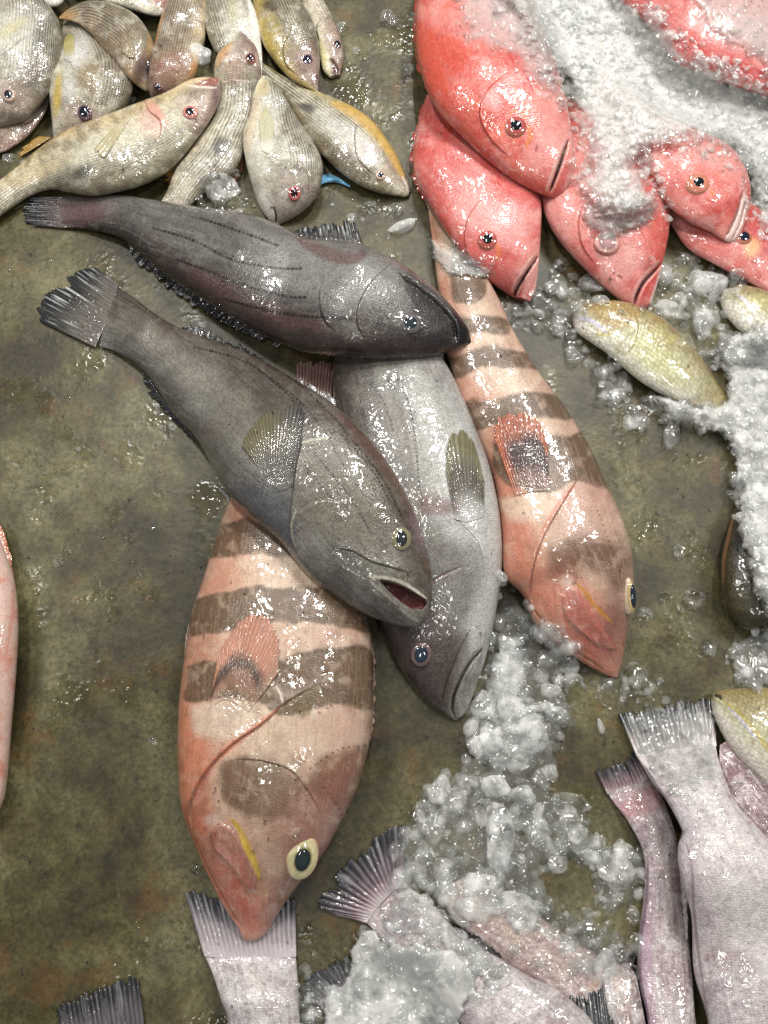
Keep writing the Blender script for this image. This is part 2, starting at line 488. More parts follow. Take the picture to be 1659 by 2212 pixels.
M_GROUPER = wet('grey grouper skin', 2.3, .45, .34, .16, .36, .9, 300, coat=.8)
M_PALE = wet('pale mottled skin', 2.6, .6, .22, .25, .38, 1.0, 300)
M_BAND = wet('banded skin', 1.8, .4, .2, .10, .36, .75, 270, sss=.06, coat=.8)
M_RED = wet('red snapper skin', 2.5, .45, .2, .10, .34, .75, 240, sss=.10, coat=.8)
M_YEL = wet('small striped fish skin', 2.2, .5, .28, .20, .36, 1.0, 320)
M_PARROT = wet('greenish scaled skin', 4.2, .7, .3, .1, .34, .8, 220)
M_FIN = wet('wet fin', 1.2, .2, .1, .22, .35, 1.1, 420, transl=.12)
M_FINSOFT = wet('wet fin soft', 1.2, .2, .1, .12, .35, 1.0, 420)
def glossy(name, rough=.08, coat=1.0):
    m, nt, out, N = nodes(name)
    a = N('ShaderNodeAttribute'); a.attribute_name = 'tone'
    p = N('ShaderNodeBsdfPrincipled'); nt.links.new(a.outputs['Color'], p.inputs['Base Color'])
    setin(p, Roughness=rough, Coat_Weight=coat, Coat_Roughness=.02)
    nt.links.new(p.outputs[0], out.inputs['Surface']); return m
M_EYE = glossy('eye surface', .15)
M_PUPIL = glossy('pupil surface', .05)
# ------------------------------------------------------------------ floor
def floor_mat():
    m, nt, out, N = nodes('wet stained concrete'); L = nt.links.new
    tc = N('ShaderNodeTexCoord')
    def noise(sc, det=4, rough=.6, dist=0):
        n = N('ShaderNodeTexNoise'); L(tc.outputs['Object'], n.inputs['Vector']); setin(n, Scale=float(sc), Detail=float(det), Roughness=rough, Distortion=float(dist)); return n
    big = noise(7, 5, .62, .3); mid = noise(34, 5, .65); fine = noise(230, 4, .7); rust = noise(16, 6, .7); grit = noise(620, 2, .7)
    c1 = ramp(nt, big.outputs['Fac'], [(.38, tuple(lin((54, 48, 26)))), (.5, tuple(lin((79, 74, 46)))), (.62, tuple(lin((104, 99, 71))))])
    c2 = ramp(nt, mid.outputs['Fac'], [(.34, (.55, .54, .50)), (.5, (.95, .95, .94)), (.66, (1.28, 1.28, 1.28))])
    mu = N('ShaderNodeMix'); mu.data_type = 'RGBA'; mu.blend_type = 'MULTIPLY'; mu.inputs[0].default_value = .95
    L(c1.outputs[0], mu.inputs[6]); L(c2.outputs[0], mu.inputs[7])
    c3 = ramp(nt, fine.outputs['Fac'], [(.34, (.55, .54, .50)), (.5, (1, 1, 1)), (.68, (1.4, 1.4, 1.38))])
    mu2 = N('ShaderNodeMix'); mu2.data_type = 'RGBA'; mu2.blend_type = 'MULTIPLY'; mu2.inputs[0].default_value = .9
    L(mu.outputs[2], mu2.inputs[6]); L(c3.outputs[0], mu2.inputs[7])
    rr = ramp(nt, rust.outputs['Fac'], [(.54, (0, 0, 0)), (.72, (1, 1, 1))])
    f2 = N('ShaderNodeMath', operation='MULTIPLY'); L(rr.outputs[0], f2.inputs[0]); L(mid.outputs['Fac'], f2.inputs[1])
    mx = N('ShaderNodeMix'); mx.data_type = 'RGBA'; L(f2.outputs[0], mx.inputs[0]); L(mu2.outputs[2], mx.inputs[6]); mx.inputs[7].default_value = (*lin((112, 74, 34)), 1)
    gm = N('ShaderNodeMapRange'); L(grit.outputs['Fac'], gm.inputs[0]); setin(gm, From_Min=.3, From_Max=.7, To_Min=.70, To_Max=.96)
    gs = N('ShaderNodeVectorMath', operation='SCALE'); L(mx.outputs[2], gs.inputs[0]); L(gm.outputs[0], gs.inputs['Scale'])
    p = N('ShaderNodeBsdfPrincipled'); L(gs.outputs[0], p.inputs['Base Color'])
    ad = N('ShaderNodeMath', operation='ADD'); L(fine.outputs['Fac'], ad.inputs[0]); L(grit.outputs['Fac'], ad.inputs[1])
    b = N('ShaderNodeBump'); setin(b, Strength=.3, Distance=.0010); L(ad.outputs[0], b.inputs['Height']); L(b.outputs[0], p.inputs['Normal'])
    wn = noise(170, 1, .5); wm = noise(14, 4, .6)
    wr = N('ShaderNodeMapRange'); L(wm.outputs['Fac'], wr.inputs[0]); setin(wr, From_Min=.40, From_Max=.66, To_Min=.12, To_Max=1.0)
    pw = N('ShaderNodeMath', operation='MULTIPLY'); L(wn.outputs['Fac'], pw.inputs[0]); L(wr.outputs[0], pw.inputs[1])
    b2 = N('ShaderNodeBump'); setin(b2, Strength=1.0, Distance=.0010); L(pw.outputs[0], b2.inputs['Height']); L(b2.outputs[0], p.inputs['Coat Normal'])
    cr = N('ShaderNodeMapRange'); L(wm.outputs['Fac'], cr.inputs[0]); setin(cr, From_Min=.52, From_Max=.62, To_Min=.40, To_Max=.05)
    L(cr.outputs[0], p.inputs['Coat Roughness'])
    setin(p, Roughness=.45, Specular_IOR_Level=.2, Coat_Weight=.7, Coat_IOR=1.33)
    L(p.outputs[0], out.inputs['Surface'])
    return m
g = np.linspace(-1, 1, 241)
gx = np.sign(g)*np.abs(g)**2.2*4
X, Y = np.meshgrid(gx, gx, indexing='ij')
Zf = .0016*(fbm(X*9+50, Y*9+50, 3)-.5)-.0012
fo = link('floor', mesh_np('floor', np.stack([X, Y, Zf], -1).reshape(-1, 3), grid_faces(241, 241, False)[:, ::-1]), floor_mat())
fo['kind'] = 'structure'; fo['label'] = 'wet olive brown stained concrete floor'
# ================================================================== colours of fins
def tailcol(basec, tipc, edge=(20, 22, 26), streak=(190, 195, 195), e0=.55, amt=.8, stre=.5):
    b, t, k, s_ = lin(basec), lin(tipc), lin(edge), lin(streak)
    def f(u, t_, P, sd, fr):
        w = t_[:, None]
        c = b*(1-w)+t*w
        m = (smooth(e0, .9, t_+.15*(vnoise(u*9, t_*3, sd)-.5))*amt)[:, None]
        c = c*(1-m)+k*m
        st = (smooth(.62, .9, vnoise(u*60, t_*2.5, sd+1))*smooth(.15, .8, t_)*stre)[:, None]
        c = c*(1-st)+s_*st
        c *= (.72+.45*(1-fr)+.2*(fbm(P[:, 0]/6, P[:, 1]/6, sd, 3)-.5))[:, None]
        return c
    return f
def plaincol(c0, c1, dark=.35, mid=None):
    a, b = lin(c0), lin(c1); mm = lin(mid) if mid else None
    def f(u, t_, P, sd, fr):
        w = smooth(0, 1, t_)[:, None]
        c = a*(1-w)+b*w
        if mm is not None:
            m = (smooth(.15, .45, t_)*(1-smooth(.6, .85, t_+.2*(vnoise(u*4, u*0, sd)-.5))))[:, None]*.8
            c = c*(1-m)+mm*m
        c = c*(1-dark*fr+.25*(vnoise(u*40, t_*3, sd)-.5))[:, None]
        return c
    return f

# ================================================================== paint by kind
def p_yellow(belly=(226, 224, 212), mid=(188, 185, 168), back=(112, 107, 86), rows=.5, head=None, yel=0, spot=None, lateral=True, flip=1, extra=None, rowband=(-.2, .95), headlen=.27, gap=8.0, headcol=(150, 122, 108)):
    def f(c):
        c.base(belly, mid, back)
        c.mottle((112, 98, 74), 26, .42, .72, .6, 1)
        c.mottle((222, 216, 196), 22, .55, .75, .4, 2)
        if yel: c.mottle((200, 165, 60), 40, .45, .7, yel, 3)
        # rows of dark flecks following the scale rows
        yv = np.arcsin(np.clip(c.v, -1, 1))*c.hw
        r = np.sin(yv*2*math.pi/gap+.6*np.sin(c.s*9))
        fl = vnoise(c.s*c.L/5, np.floor(yv/gap)*7.1, c.seed)
        band = smooth(rowband[0], rowband[0]+.3, c.v)*(1-smooth(rowband[1]-.1, rowband[1]+.05, c.v))*smooth(headlen*.85, headlen*1.15, c.s)
        c.mix((50, 45, 38), smooth(0, .8, r)*(.35+.75*fl)*band*min(1, rows*1.35))
        c.mix((214, 208, 188), smooth(0, .8, -r)*band*min(.5, rows*.6))
        c.d += .12*r*band
        # head
        h = 1-smooth(headlen*.8, headlen*1.05, c.s+.04*c.v**2)
        c.mix(headcol, h*.6*smooth(-.9, .3, c.v))
        c.mottle((105, 84, 78), 20, .5, .75, .35, 5)
        c.relief(30, 1.4)
        c.mottle((226, 222, 206), 14, .55, .8, .3, 15); c.mottle((84, 74, 62), 11, .58, .82, .3, 16)
        if spot:
            c.mix((52, 50, 50), c.blob(*spot)*.75)
        if extra: extra(c)
    return f

def p_grey(belly=(120, 115, 106), mid=(112, 107, 96), back=(76, 68, 60), extra=None, purple=.15):
    def f(c):
        c.base(belly, mid, back)
        c.mottle((64, 57, 50), 70, .42, .72, .45, 1)
        c.mottle((146, 143, 134), 60, .5, .75, .35, 2)
        c.mottle((104, 72, 72), 60, .5, .75, purple, 3)
        c.streak((56, 50, 44), 90, 6, .48, .75, .26, 1)
        c.streak((158, 154, 146), 50, 4, .55, .8, .2, 2)
        c.mottle((152, 148, 140), 12, .55, .8, .22, 11); c.mottle((58, 52, 46), 16, .52, .78, .22, 12)
        c.relief(80, 4); c.relief(20, 1.0, 4)
        if extra: extra(c)
    return f

def p_pale(belly=(188, 180, 182), mid=(208, 202, 199), back=(188, 180, 180), extra=None, dark=.4, pink=.1, sheen=.3):
    def f(c):
        c.base(belly, mid, back)
        c.mottle((150, 118, 124), 40, .48, .75, dark, 1)
        c.mottle((226, 216, 214), 30, .5, .75, .6, 2)
        c.mottle((190, 140, 152), 75, .5, .75, pink, 3); c.streak((140, 116, 118), 60, 7, .5, .75, .3, 1); c.streak((226, 222, 222), 50, 6, .52, .75, .4, 2)
        c.mottle((126, 92, 92), 7, .55, .8, .5, 5)
        c.mottle((232, 226, 224), 5, .55, .75, .45, 7)
        c.relief(60, 3); c.relief(9, .6, 4)
        if extra: extra(c)
    return f

def p_red(mid=(228, 118, 108), back=(220, 98, 86), belly=(232, 144, 134), extra=None, white=.6):
    def f(c):
        c.base(belly, mid, back)
        c.mottle((240, 168, 162), 55, .48, .72, white*.8, 1)
        c.mottle((206, 60, 54), 42, .52, .74, .6, 2)
        c.mottle((236, 190, 184), 9, .58, .8, .4, 4)
        c.mottle((196, 58, 54), 12, .6, .8, .35, 6)
        c.streak((236, 176, 172), 50, 5, .52, .8, .2, 2); c.streak((186, 56, 56), 40, 4, .55, .8, .18, 3); c.relief(70, 3.5); c.relief(16, .7, 4)
        if extra: extra(c)
    return f

def gill(c, pts, side, col=(90, 70, 66), h=4, w=22, lw=2.2, amt=.6):
    c.step(pts, w, h, side)
    c.line(pts, lw, col, amt)
def slit(c, pts, w, depth=6, col=(30, 14, 14), amt=.92):
    c.line(pts, w, col, amt); c.groove(pts, w*1.2, depth)

# ================================================================== small yellow striped fish, upper left
GY = 'small yellowish striped fish heaped at the upper left'
CY_ = 'fish'
Ye = dict(iris=(70, 40, 38), rim=(196, 130, 112), pupil=(18, 22, 28))
def y(name, label, up_, low_, z_, fat_=.55, **kw):
    f = Fish('striped_fish', label, 'fish', up_, low_, z_, fat_, M_YEL, p_yellow(**kw), GY, res=.62)
    return f

Fish.gain = .93
# --- lowest layer
Y2 = y('', 'dull brown fish underneath the largest striped fish at the left edge, flank showing',
       [(-150, 330), (-60, 300), (0, 240), (60, 205), (110, 160), (130, 120), (135, 80)], [(-150, 340), (-80, 350), (0, 331), (33, 314), (66, 288), (99, 240), (112, 190), (125, 130), (133, 90)],
       (0, 5), .35, mid=(132, 112, 92), back=(92, 80, 62), belly=(150, 118, 104), rows=.2, gap=9)
Y14 = y('', 'white and yellow belly of a fish at the very top, above the curved brownish fish',
       [(380, 22), (365, -20), (330, -45), (270, -60), (180, -60), (90, -75)], [(380, 24), (357, 32), (330, 33), (290, 22), (212, -2), (150, -30), (90, -70)],
       (25, 30), .5, mid=(216, 206, 176), belly=(226, 220, 196), back=(190, 160, 80), rows=.1,
       extra=lambda c: (c.mix((150, 80, 76), c.blob(352, 8, 22, 9, 30, .4)*.8)))
Y13 = y('', 'white bellied fish at the top left corner, mostly beyond the frame',
       [(145, -10), (120, -50), (90, -70), (40, -90), (-30, -110)], [(145, -8), (130, 8), (110, 14), (85, 10), (60, -10), (10, -50), (-30, -100)],
       (40, 30), .5, mid=(210, 206, 196), belly=(226, 224, 218), back=(150, 130, 100), rows=.1)
Y3 = y('', 'plump striped fish with yellow belly and breast fin, snout under the longest fish',
       [(124, 330), (165, 318), (222, 285), (262, 240), (285, 195), (286, 165), (268, 135), (238, 108), (205, 78), (178, 56), (150, 45), (140, 40)],
       [(124, 332), (116, 300), (111, 245), (107, 190), (116, 150), (128, 110), (133, 72), (138, 44)], (0, 10), .5,
       mid=(168, 158, 136), back=(118, 106, 84), belly=(212, 206, 182), rows=.45, rowband=(.15, 1.0), headlen=.35,
       extra=lambda c: (c.mix((206, 176, 60), c.blob(124, 205, 9, 45, 6, .5)*.85), c.mix((224, 222, 216), c.blob(168, 112, 26, 34, 20, .7)*.8),
                        c.mix((222, 222, 214), c.blob(150, 185, 16, 30, 0, .6)*.6), c.mix((150, 132, 92), c.blob(190, 165, 24, 30, 10, .7)*.6),
                        gill(c, [(150, 130), (160, 150), (178, 160), (200, 175), (210, 210)], 1, (120, 100, 70), 3, 14)))
Y3.eye(183, 243, 17, 19, 0, pupil=(20, 26, 36), iris=(92, 70, 78), rim=(120, 92, 92), pr=.62)
Y3.fin('pectoral_fin', [(140, 128), (152, 134), (160, 128)], [(136, 82), (148, 70), (160, 80)], M_FINSOFT, plaincol((196, 184, 120), (196, 184, 84), .25), None, 1, 2, 8, 3, .6, see=.15)
Y4 = y('', 'brownish fish curved over the plump yellow-bellied one, head tucked to the right',
       [(336, 186), (338, 160), (335, 110), (322, 70), (300, 40), (274, 22), (231, 6), (185, 3), (150, 18), (128, 36)],
       [(336, 190), (318, 197), (298, 186), (272, 162), (250, 132), (222, 103), (196, 72), (168, 50), (145, 42), (128, 40)], (20, 32), .5,
       mid=(140, 124, 96), back=(122, 108, 82), belly=(168, 140, 104), rows=.5, rowband=(-.9, .95), gap=6.5,
       extra=lambda c: (c.mix((176, 130, 60), c.blob(140, 34, 26, 12, -10, .6)*.7), c.mix((184, 142, 74), c.blob(326, 90, 8, 40, 10, .6)*.6), c.mix((130, 108, 112), c.blob(310, 150, 22, 26, 0, .6)*.5),
                        c.line([(166, 50), (198, 76), (225, 106), (251, 135)], 3, (150, 104, 60), .6)))
Y4.eye(321, 140, 8, 10, 0, iris=(80, 60, 70), rim=(130, 100, 104), pupil=(26, 26, 36), pr=.6)
Y4.fin('pectoral_fin', [(262, 52), (275, 60), (285, 74)], [(262, 110), (276, 128), (290, 125)], M_FINSOFT, plaincol((150, 132, 90), (146, 128, 80), .2), None, .6, 1, 8, 3, .5, see=.5)
Y6 = y('', 'brown striped fish, head down behind the smooth white lump of ice',
       [(360, 225), (330, 215), (321, 190), (322, 150), (332, 95), (346, 45), (362, 5), (380, -50), (395, -90)],
       [(360, 230), (395, 200), (420, 165), (432, 130), (442, 90), (447, 40), (444, 0), (430, -50), (405, -90)], (5, 12), .5,
       mid=(146, 128, 104), back=(128, 108, 86), belly=(196, 176, 140), rows=.5, rowband=(-.9, .9), gap=6.0, headlen=.3,
       extra=lambda c: (c.mix((150, 96, 78), c.blob(375, 150, 50, 40, 0, .6)*.5), c.mix((200, 140, 70), c.blob(420, 150, 10, 30, 20, .6)*.6), c.line([(356, 20), (344, 60), (335, 100)], 4, (190, 130, 60), .6)))
Y6.eye(340, 188, 11, 9, 20, iris=(84, 50, 62), rim=(150, 92, 84), pupil=(30, 22, 34), pr=.6)
Y10 = y('', 'small fish head down with its mouth agape, rightmost of the upper row',
       [(735, 162), (742, 128), (737, 84), (722, 42), (700, 2), (675, -50), (650, -90)], [(712, 168), (697, 150), (688, 110), (682, 80), (670, 44), (650, 4), (635, -40), (640, -88)], (0, 6), .5,
       mid=(186, 172, 150), back=(128, 112, 94), belly=(214, 206, 176), rows=.3, headlen=.45,
       extra=lambda c: (c.mix((206, 196, 120), c.blob(698, 122, 10, 34, -14, .6)*.6), c.poly([(712, 122), (722, 128), (731, 146), (729, 160), (722, 163), (716, 146)], 2.5)*0,
                        c.mix((84, 26, 26), c.poly([(710, 122), (722, 130), (732, 150), (730, 162), (721, 165), (716, 146)], 2)*.95),
                        c.__setattr__('d', c.d-14*c.poly([(712, 126), (722, 132), (731, 150), (727, 161), (721, 162), (716, 146)], 3)),
                        c.line([(704, 112), (712, 130), (714, 160)], 4, (218, 212, 176), .8), gill(c, [(694, 40), (684, 60), (690, 90)], -1)))
Y10.eye(729, 96, 9, 12, -10, iris=(80, 60, 70), rim=(140, 104, 104), pupil=(16, 18, 30), pr=.6)
Y12 = y('', 'olive striped fish with a dark flank spot, pointing to the lower right',
       [(889, 411), (884, 396), (872, 372), (858, 338), (838, 306), (808, 266), (775, 240), (728, 216), (684, 197), (642, 178), (606, 160), (575, 140), (560, 128)],
       [(887, 414), (880, 424), (857, 423), (814, 414), (775, 398), (742, 376), (699, 338), (664, 296), (636, 248), (609, 204), (588, 180), (568, 160), (558, 140)], (0, 14), .5,
       mid=(186, 182, 160), back=(176, 158, 96), belly=(136, 124, 92), rows=.5, rowband=(-.85, .6), gap=6.5, spot=(663, 232, 17, 9, 15, .5), headlen=.22, headcol=(152, 120, 100),
       extra=lambda c: (c.line([(715, 222), (770, 246), (815, 285), (850, 335), (872, 385)], 16, (206, 164, 66), .75), c.mix((212, 210, 200), c.blob(735, 285, 60, 22, 35, .7)*.6), c.mix((214, 196, 186), c.blob(790, 330, 30, 26, 40, .6)*.6),
                        c.mix((92, 78, 60), c.blob(745, 345, 80, 20, 38, .6)*.6), gill(c, [(770, 268), (766, 300), (772, 340), (800, 372), (815, 385)], -1, (120, 100, 80), 3, 16),
                        c.line([(868, 380), (878, 400), (882, 420)], 3, (230, 222, 208), .8)))
Y12.eye(822, 378, 12, 12, 0, iris=(200, 170, 140), rim=(196, 156, 130), pupil=(34, 28, 46), pr=.58)
Y12.fin('dorsal_fin', [(606, 192), (618, 210), (636, 236)], [(604, 178), (612, 214), (630, 246)], M_FINSOFT, plaincol((206, 120, 20), (214, 130, 10), .2), (16, 12), rays=8, rag=4)
Y12.fin('tail_fin', [(574, 160), (566, 150), (568, 138)], [(545, 128), (540, 128), (552, 110)], M_FINSOFT, plaincol((190, 130, 40), (196, 120, 20), .3), (16, 10), rays=9, rag=4)
Y9 = y('', 'olive yellow fish with a dull dark eye, head down beside the gaping one',
       [(688, 198), (690, 150), (690, 120), (682, 66), (668, 32), (640, -8), (600, -50), (570, -90)], [(686, 200), (660, 187), (628, 170), (594, 133), (567, 92), (555, 40), (545, 0), (545, -50), (560, -88)], (12, 20), .5,
       mid=(132, 122, 88), back=(110, 100, 78), belly=(190, 166, 78), rows=.5, rowband=(-.4, .95), gap=6, headlen=.35,
       extra=lambda c: (c.line([(560, 40), (572, 95), (600, 138), (640, 172)], 22, (196, 170, 70), .6), c.mix((140, 112, 106), c.blob(662, 150, 32, 40, -20, .7)*.6), c.mix((60, 54, 48), c.blob(585, 12, 20, 12, 10, .6)*.7), gill(c, [(628, 70), (612, 100), (618, 140), (640, 160)], -1, (104, 90, 66), 3, 14)))
Y9.eye(664, 129, 12, 14, 10, iris=(60, 50, 66), rim=(140, 98, 106), pupil=(34, 34, 50), pr=.6)
Y8 = y('', 'white bellied striped fish coming down from the top edge, ending in a sharp white tip',
       [(566, 166), (567, 130), (564, 85), (556, 34), (540, -4), (520, -50), (500, -90)], [(565, 168), (540, 130), (500, 125), (466, 112), (446, 66), (440, 0), (450, -50), (480, -90)], (24, 22), .42,
       mid=(176, 168, 146), back=(222, 220, 208), belly=(136, 128, 104), rows=.55, rowband=(-.95, .3), gap=7, headlen=.1,
       extra=lambda c: (c.line([(538, 0), (552, 40), (560, 90), (564, 160)], 14, (232, 231, 222), .95), c.line([(546, 5), (562, 60), (567, 120), (566, 160)], 2, (180, 140, 80), .7),
                        c.mix((220, 216, 204), c.blob(515, 60, 26, 50, -12, .8)*.6), c.mix((180, 176, 130), c.blob(500, 8, 12, 50, -10, .8)*.5)))
Y7 = y('', 'thin-lined fish with its head up and a dark spot near its tail',
       [(520, 66), (552, 100), (562, 135), (564, 166), (552, 205), (542, 250), (530, 298), (520, 345), (490, 385), (440, 415), (414, 441), (400, 470), (380, 500)],
       [(518, 68), (498, 90), (470, 120), (462, 165), (470, 210), (464, 250), (436, 290), (405, 335), (378, 370), (362, 412), (346, 440), (330, 475), (318, 500)], (24, 2), .5,
       mid=(198, 192, 172), back=(176, 168, 146), belly=(214, 202, 172), rows=.6, rowband=(-.7, .97), gap=8.0, spot=(478, 316, 19, 22, 30, .5), headlen=.26, headcol=(166, 128, 118),
       extra=lambda c: (c.mix((214, 156, 84), c.blob(478, 118, 10, 34, 35, .7)*.7), c.mix((112, 78, 74), c.blob(538, 84, 30, 12, 50, .7)*.6), c.mix((226, 214, 190), c.blob(395, 415, 40, 16, -55, .6)*.5),
                        gill(c, [(562, 168), (535, 176), (505, 172), (480, 178)], -1, (150, 116, 90), 1.5, 12, 2, .4), c.mix((206, 174, 154), c.blob(505, 150, 24, 26, 0, .7)*.6)))
Y7.eye(541, 126, 12, 13, 20, iris=(104, 52, 52), rim=(202, 124, 106), pupil=(38, 30, 40), pr=.55)
Y7.fin('dorsal_fin', [(490, 384), (512, 352), (524, 330)], [(508, 402), (524, 372), (528, 345)], M_FINSOFT, plaincol((196, 140, 90), (176, 120, 70), .3), (8, 5), rays=9, rag=4)
Y7.fin('anal_fin', [(385, 350), (378, 366), (374, 384)], [(362, 360), (356, 384), (362, 398)], M_FINSOFT, plaincol((206, 140, 20), (214, 140, 10), .3), (10, 5), rays=7, rag=5)
Y11 = y('', 'striped fish with a bright red-rimmed eye, head pointing down onto the floor',
       [(603, 486), (645, 461), (678, 430), (694, 396), (698, 356), (682, 316), (652, 270), (626, 228), (603, 190), (588, 175), (578, 165)],
       [(596, 486), (580, 474), (560, 444), (543, 398), (530, 347), (525, 294), (540, 248), (547, 205), (560, 172), (568, 162)], (0, 12), .55,
       mid=(176, 172, 156), back=(150, 146, 130), belly=(222, 214, 186), rows=.7, rowband=(.0, .98), gap=7, headlen=.34, headcol=(178, 158, 146),
       extra=lambda c: (c.mix((214, 178, 120), c.blob(545, 270, 12, 60, 10, .7)*.6), c.mix((226, 224, 210), c.blob(565, 300, 30, 80, 8, .7)*.6), c.mix((190, 172, 110), c.blob(568, 190, 14, 20, 10, .6)*.6),
                        c.mix((228, 224, 214), c.blob(570, 440, 16, 34, -20, .7)*.8), gill(c, [(566, 322), (588, 345), (640, 350), (664, 380), (668, 420)], 1, (140, 116, 84), 3.5, 18),
                        slit(c, [(590, 446), (596, 462), (595, 482)], 2.6, 6, (20, 12, 10)), c.line([(572, 420), (586, 436), (600, 450)], 2, (150, 130, 118), .5)))
Y11.eye(636, 417, 14, 17, 10, iris=(190, 76, 70), rim=(206, 120, 106), pupil=(34, 12, 20), pr=.58, bulge=.35)
Y11.fin('pectoral_fin', [(564, 324), (580, 332), (590, 322)], [(560, 254), (574, 226), (592, 262)], M_FINSOFT, plaincol((204, 194, 150), (196, 190, 136), .2), None, 1, 2, 9, 3, .6, see=.35)
Y11.fin('pelvic_fin', [(544, 250), (548, 225), (552, 205)], [(540, 240), (552, 190), (562, 172)], M_FINSOFT, plaincol((196, 160, 80), (184, 150, 70), .3), (18, 18), rays=6, rag=2)
Y1 = y('', 'largest striped fish at the left edge, round dark eye, head pointing down',
       [(-30, 285), (20, 268), (60, 250), (100, 205), (127, 150), (132, 90), (127, 45), (106, 12), (70, -30), (30, -70), (0, -95)],
       [(-30, 290), (-60, 250), (-70, 180), (-70, 100), (-50, 30), (-35, -30), (-20, -90)], (18, 24), .45,
       mid=(180, 174, 156), back=(112, 106, 88), belly=(216, 214, 200), rows=.75, rowband=(-.15, .98), gap=7.0, headlen=.33, headcol=(160, 138, 122),
       extra=lambda c: (c.mix((222, 220, 208), c.blob(30, 80, 40, 55, 30, .7)*.6), c.mix((204, 194, 140), c.blob(22, 62, 40, 12, -28, .6)*.6), gill(c, [(52, 80), (30, 100), (0, 120)], -1, (150, 140, 100), 3, 18), gill(c, [(85, 130), (70, 165), (40, 180), (5, 178)], -1, (150, 120, 104), 3, 18), c.mix((60, 58, 56), c.blob(85, 80, 14, 30, 10, .6)*.4)))
Y1.eye(19, 205, 16, 17, 0, iris=(190, 160, 146), rim=(196, 158, 136), pupil=(34, 38, 46), pr=.58)
Y5 = y('', 'longest striped fish lying across the heap, mouth open at the upper right and golden belly',
       [(478, 196), (472, 220), (460, 246), (441, 276), (413, 314), (382, 350), (350, 376), (298, 400), (251, 412), (198, 420), (150, 414), (110, 408), (66, 422), (20, 452), (-30, 490), (-80, 540)],
       [(474, 170), (440, 168), (407, 176), (364, 200), (331, 214), (281, 233), (231, 253), (165, 276), (126, 296), (80, 327), (40, 360), (0, 390), (-50, 430), (-100, 490)], (26, 0), .5,
       mid=(196, 190, 160), back=(146, 138, 108), belly=(210, 186, 134), rows=.5, rowband=(-.3, .95), gap=5.6, spot=(178, 372, 26, 15, -20, .7), headlen=.2, headcol=(172, 138, 130),
       extra=lambda c: (c.mix((220, 214, 190), c.blob(250, 300, 150, 22, -24, .7)*.6), c.mix((196, 150, 66), c.blob(110, 296, 60, 9, -28, .6)*.7), c.mix((224, 150, 126), c.blob(338, 245, 30, 12, 55, .7)*.8), c.mix((222, 170, 160), c.blob(325, 265, 26, 26, 0, .7)*.55),
                        c.mix((112, 84, 84), c.blob(470, 205, 14, 30, 15, .7)*.7), gill(c, [(312, 214), (322, 240), (346, 262), (346, 292), (336, 305)], -1, (186, 120, 96), 4, 16),
                        c.poly([(408, 180), (470, 170), (466, 184), (430, 186)], 3)*0, c.mix((150, 70, 62), c.poly([(420, 178), (468, 164), (468, 184), (440, 186)], 3)*.8),
                        c.line([(404, 184), (430, 187), (470, 190)], 3.5, (226, 214, 200), .8), c.line([(370, 198), (410, 178), (468, 162)], 3.5, (224, 196, 150), .8), c.groove([(420, 180), (445, 179), (470, 174)], 4, 4), c.mix((226, 200, 140), c.blob(80, 372, 70, 16, -26, .6)*.4)))
Y5.eye(411, 243, 18, 17, 0, iris=(202, 120, 110), rim=(196, 142, 132), pupil=(28, 32, 36), pr=.55)
Y5.fin('pectoral_fin', [(296, 234), (284, 250), (266, 254)], [(246, 306), (220, 346), (202, 322)], M_FINSOFT, plaincol((180, 156, 92), (170, 160, 100), .15), None, .6, 1.5, 8, 3, .5, see=.35)
Y5.fin('anal_fin', [(112, 296), (90, 310), (64, 326)], [(78, 294), (44, 322), (38, 342)], M_FINSOFT, plaincol((180, 146, 80), (184, 140, 50), .3), (8, 5), rays=9, rag=4)

Fish.gain = .84
# ================================================================== banded groupers
GB = 'banded orange and brown groupers'
def bands(c, polys, col=(88, 68, 46), amt=.9):
    for i, p in enumerate(polys): c.mix(col, c.poly(p, 16 if i == len(polys)-1 else 5, 9)*amt*(.82 if i == len(polys)-1 else 1))
def p_banded(extra):
    def f(c):
        c.base((206, 142, 112), (212, 184, 156), (192, 156, 136))
        c.mottle((224, 200, 174), 50, .45, .7, .5, 1)
        c.mottle((200, 140, 118), 70, .55, .8, .35, 3)
        c.relief(80, 4); c.relief(22, 1.0, 4)
        extra(c)
        c.mottle((150, 104, 80), 14, .56, .8, .18, 13); c.mottle((226, 196, 170), 18, .55, .8, .3, 14); c.mottle((110, 76, 58), 34, .55, .8, .25, 15)
        c.streak((96, 70, 54), 50, 4, .5, .8, .15, 1); c.streak((226, 200, 176), 50, 4, .52, .8, .14, 2)
        c.mottle((120, 92, 72), 5, .62, .8, .18, 6)
    return f
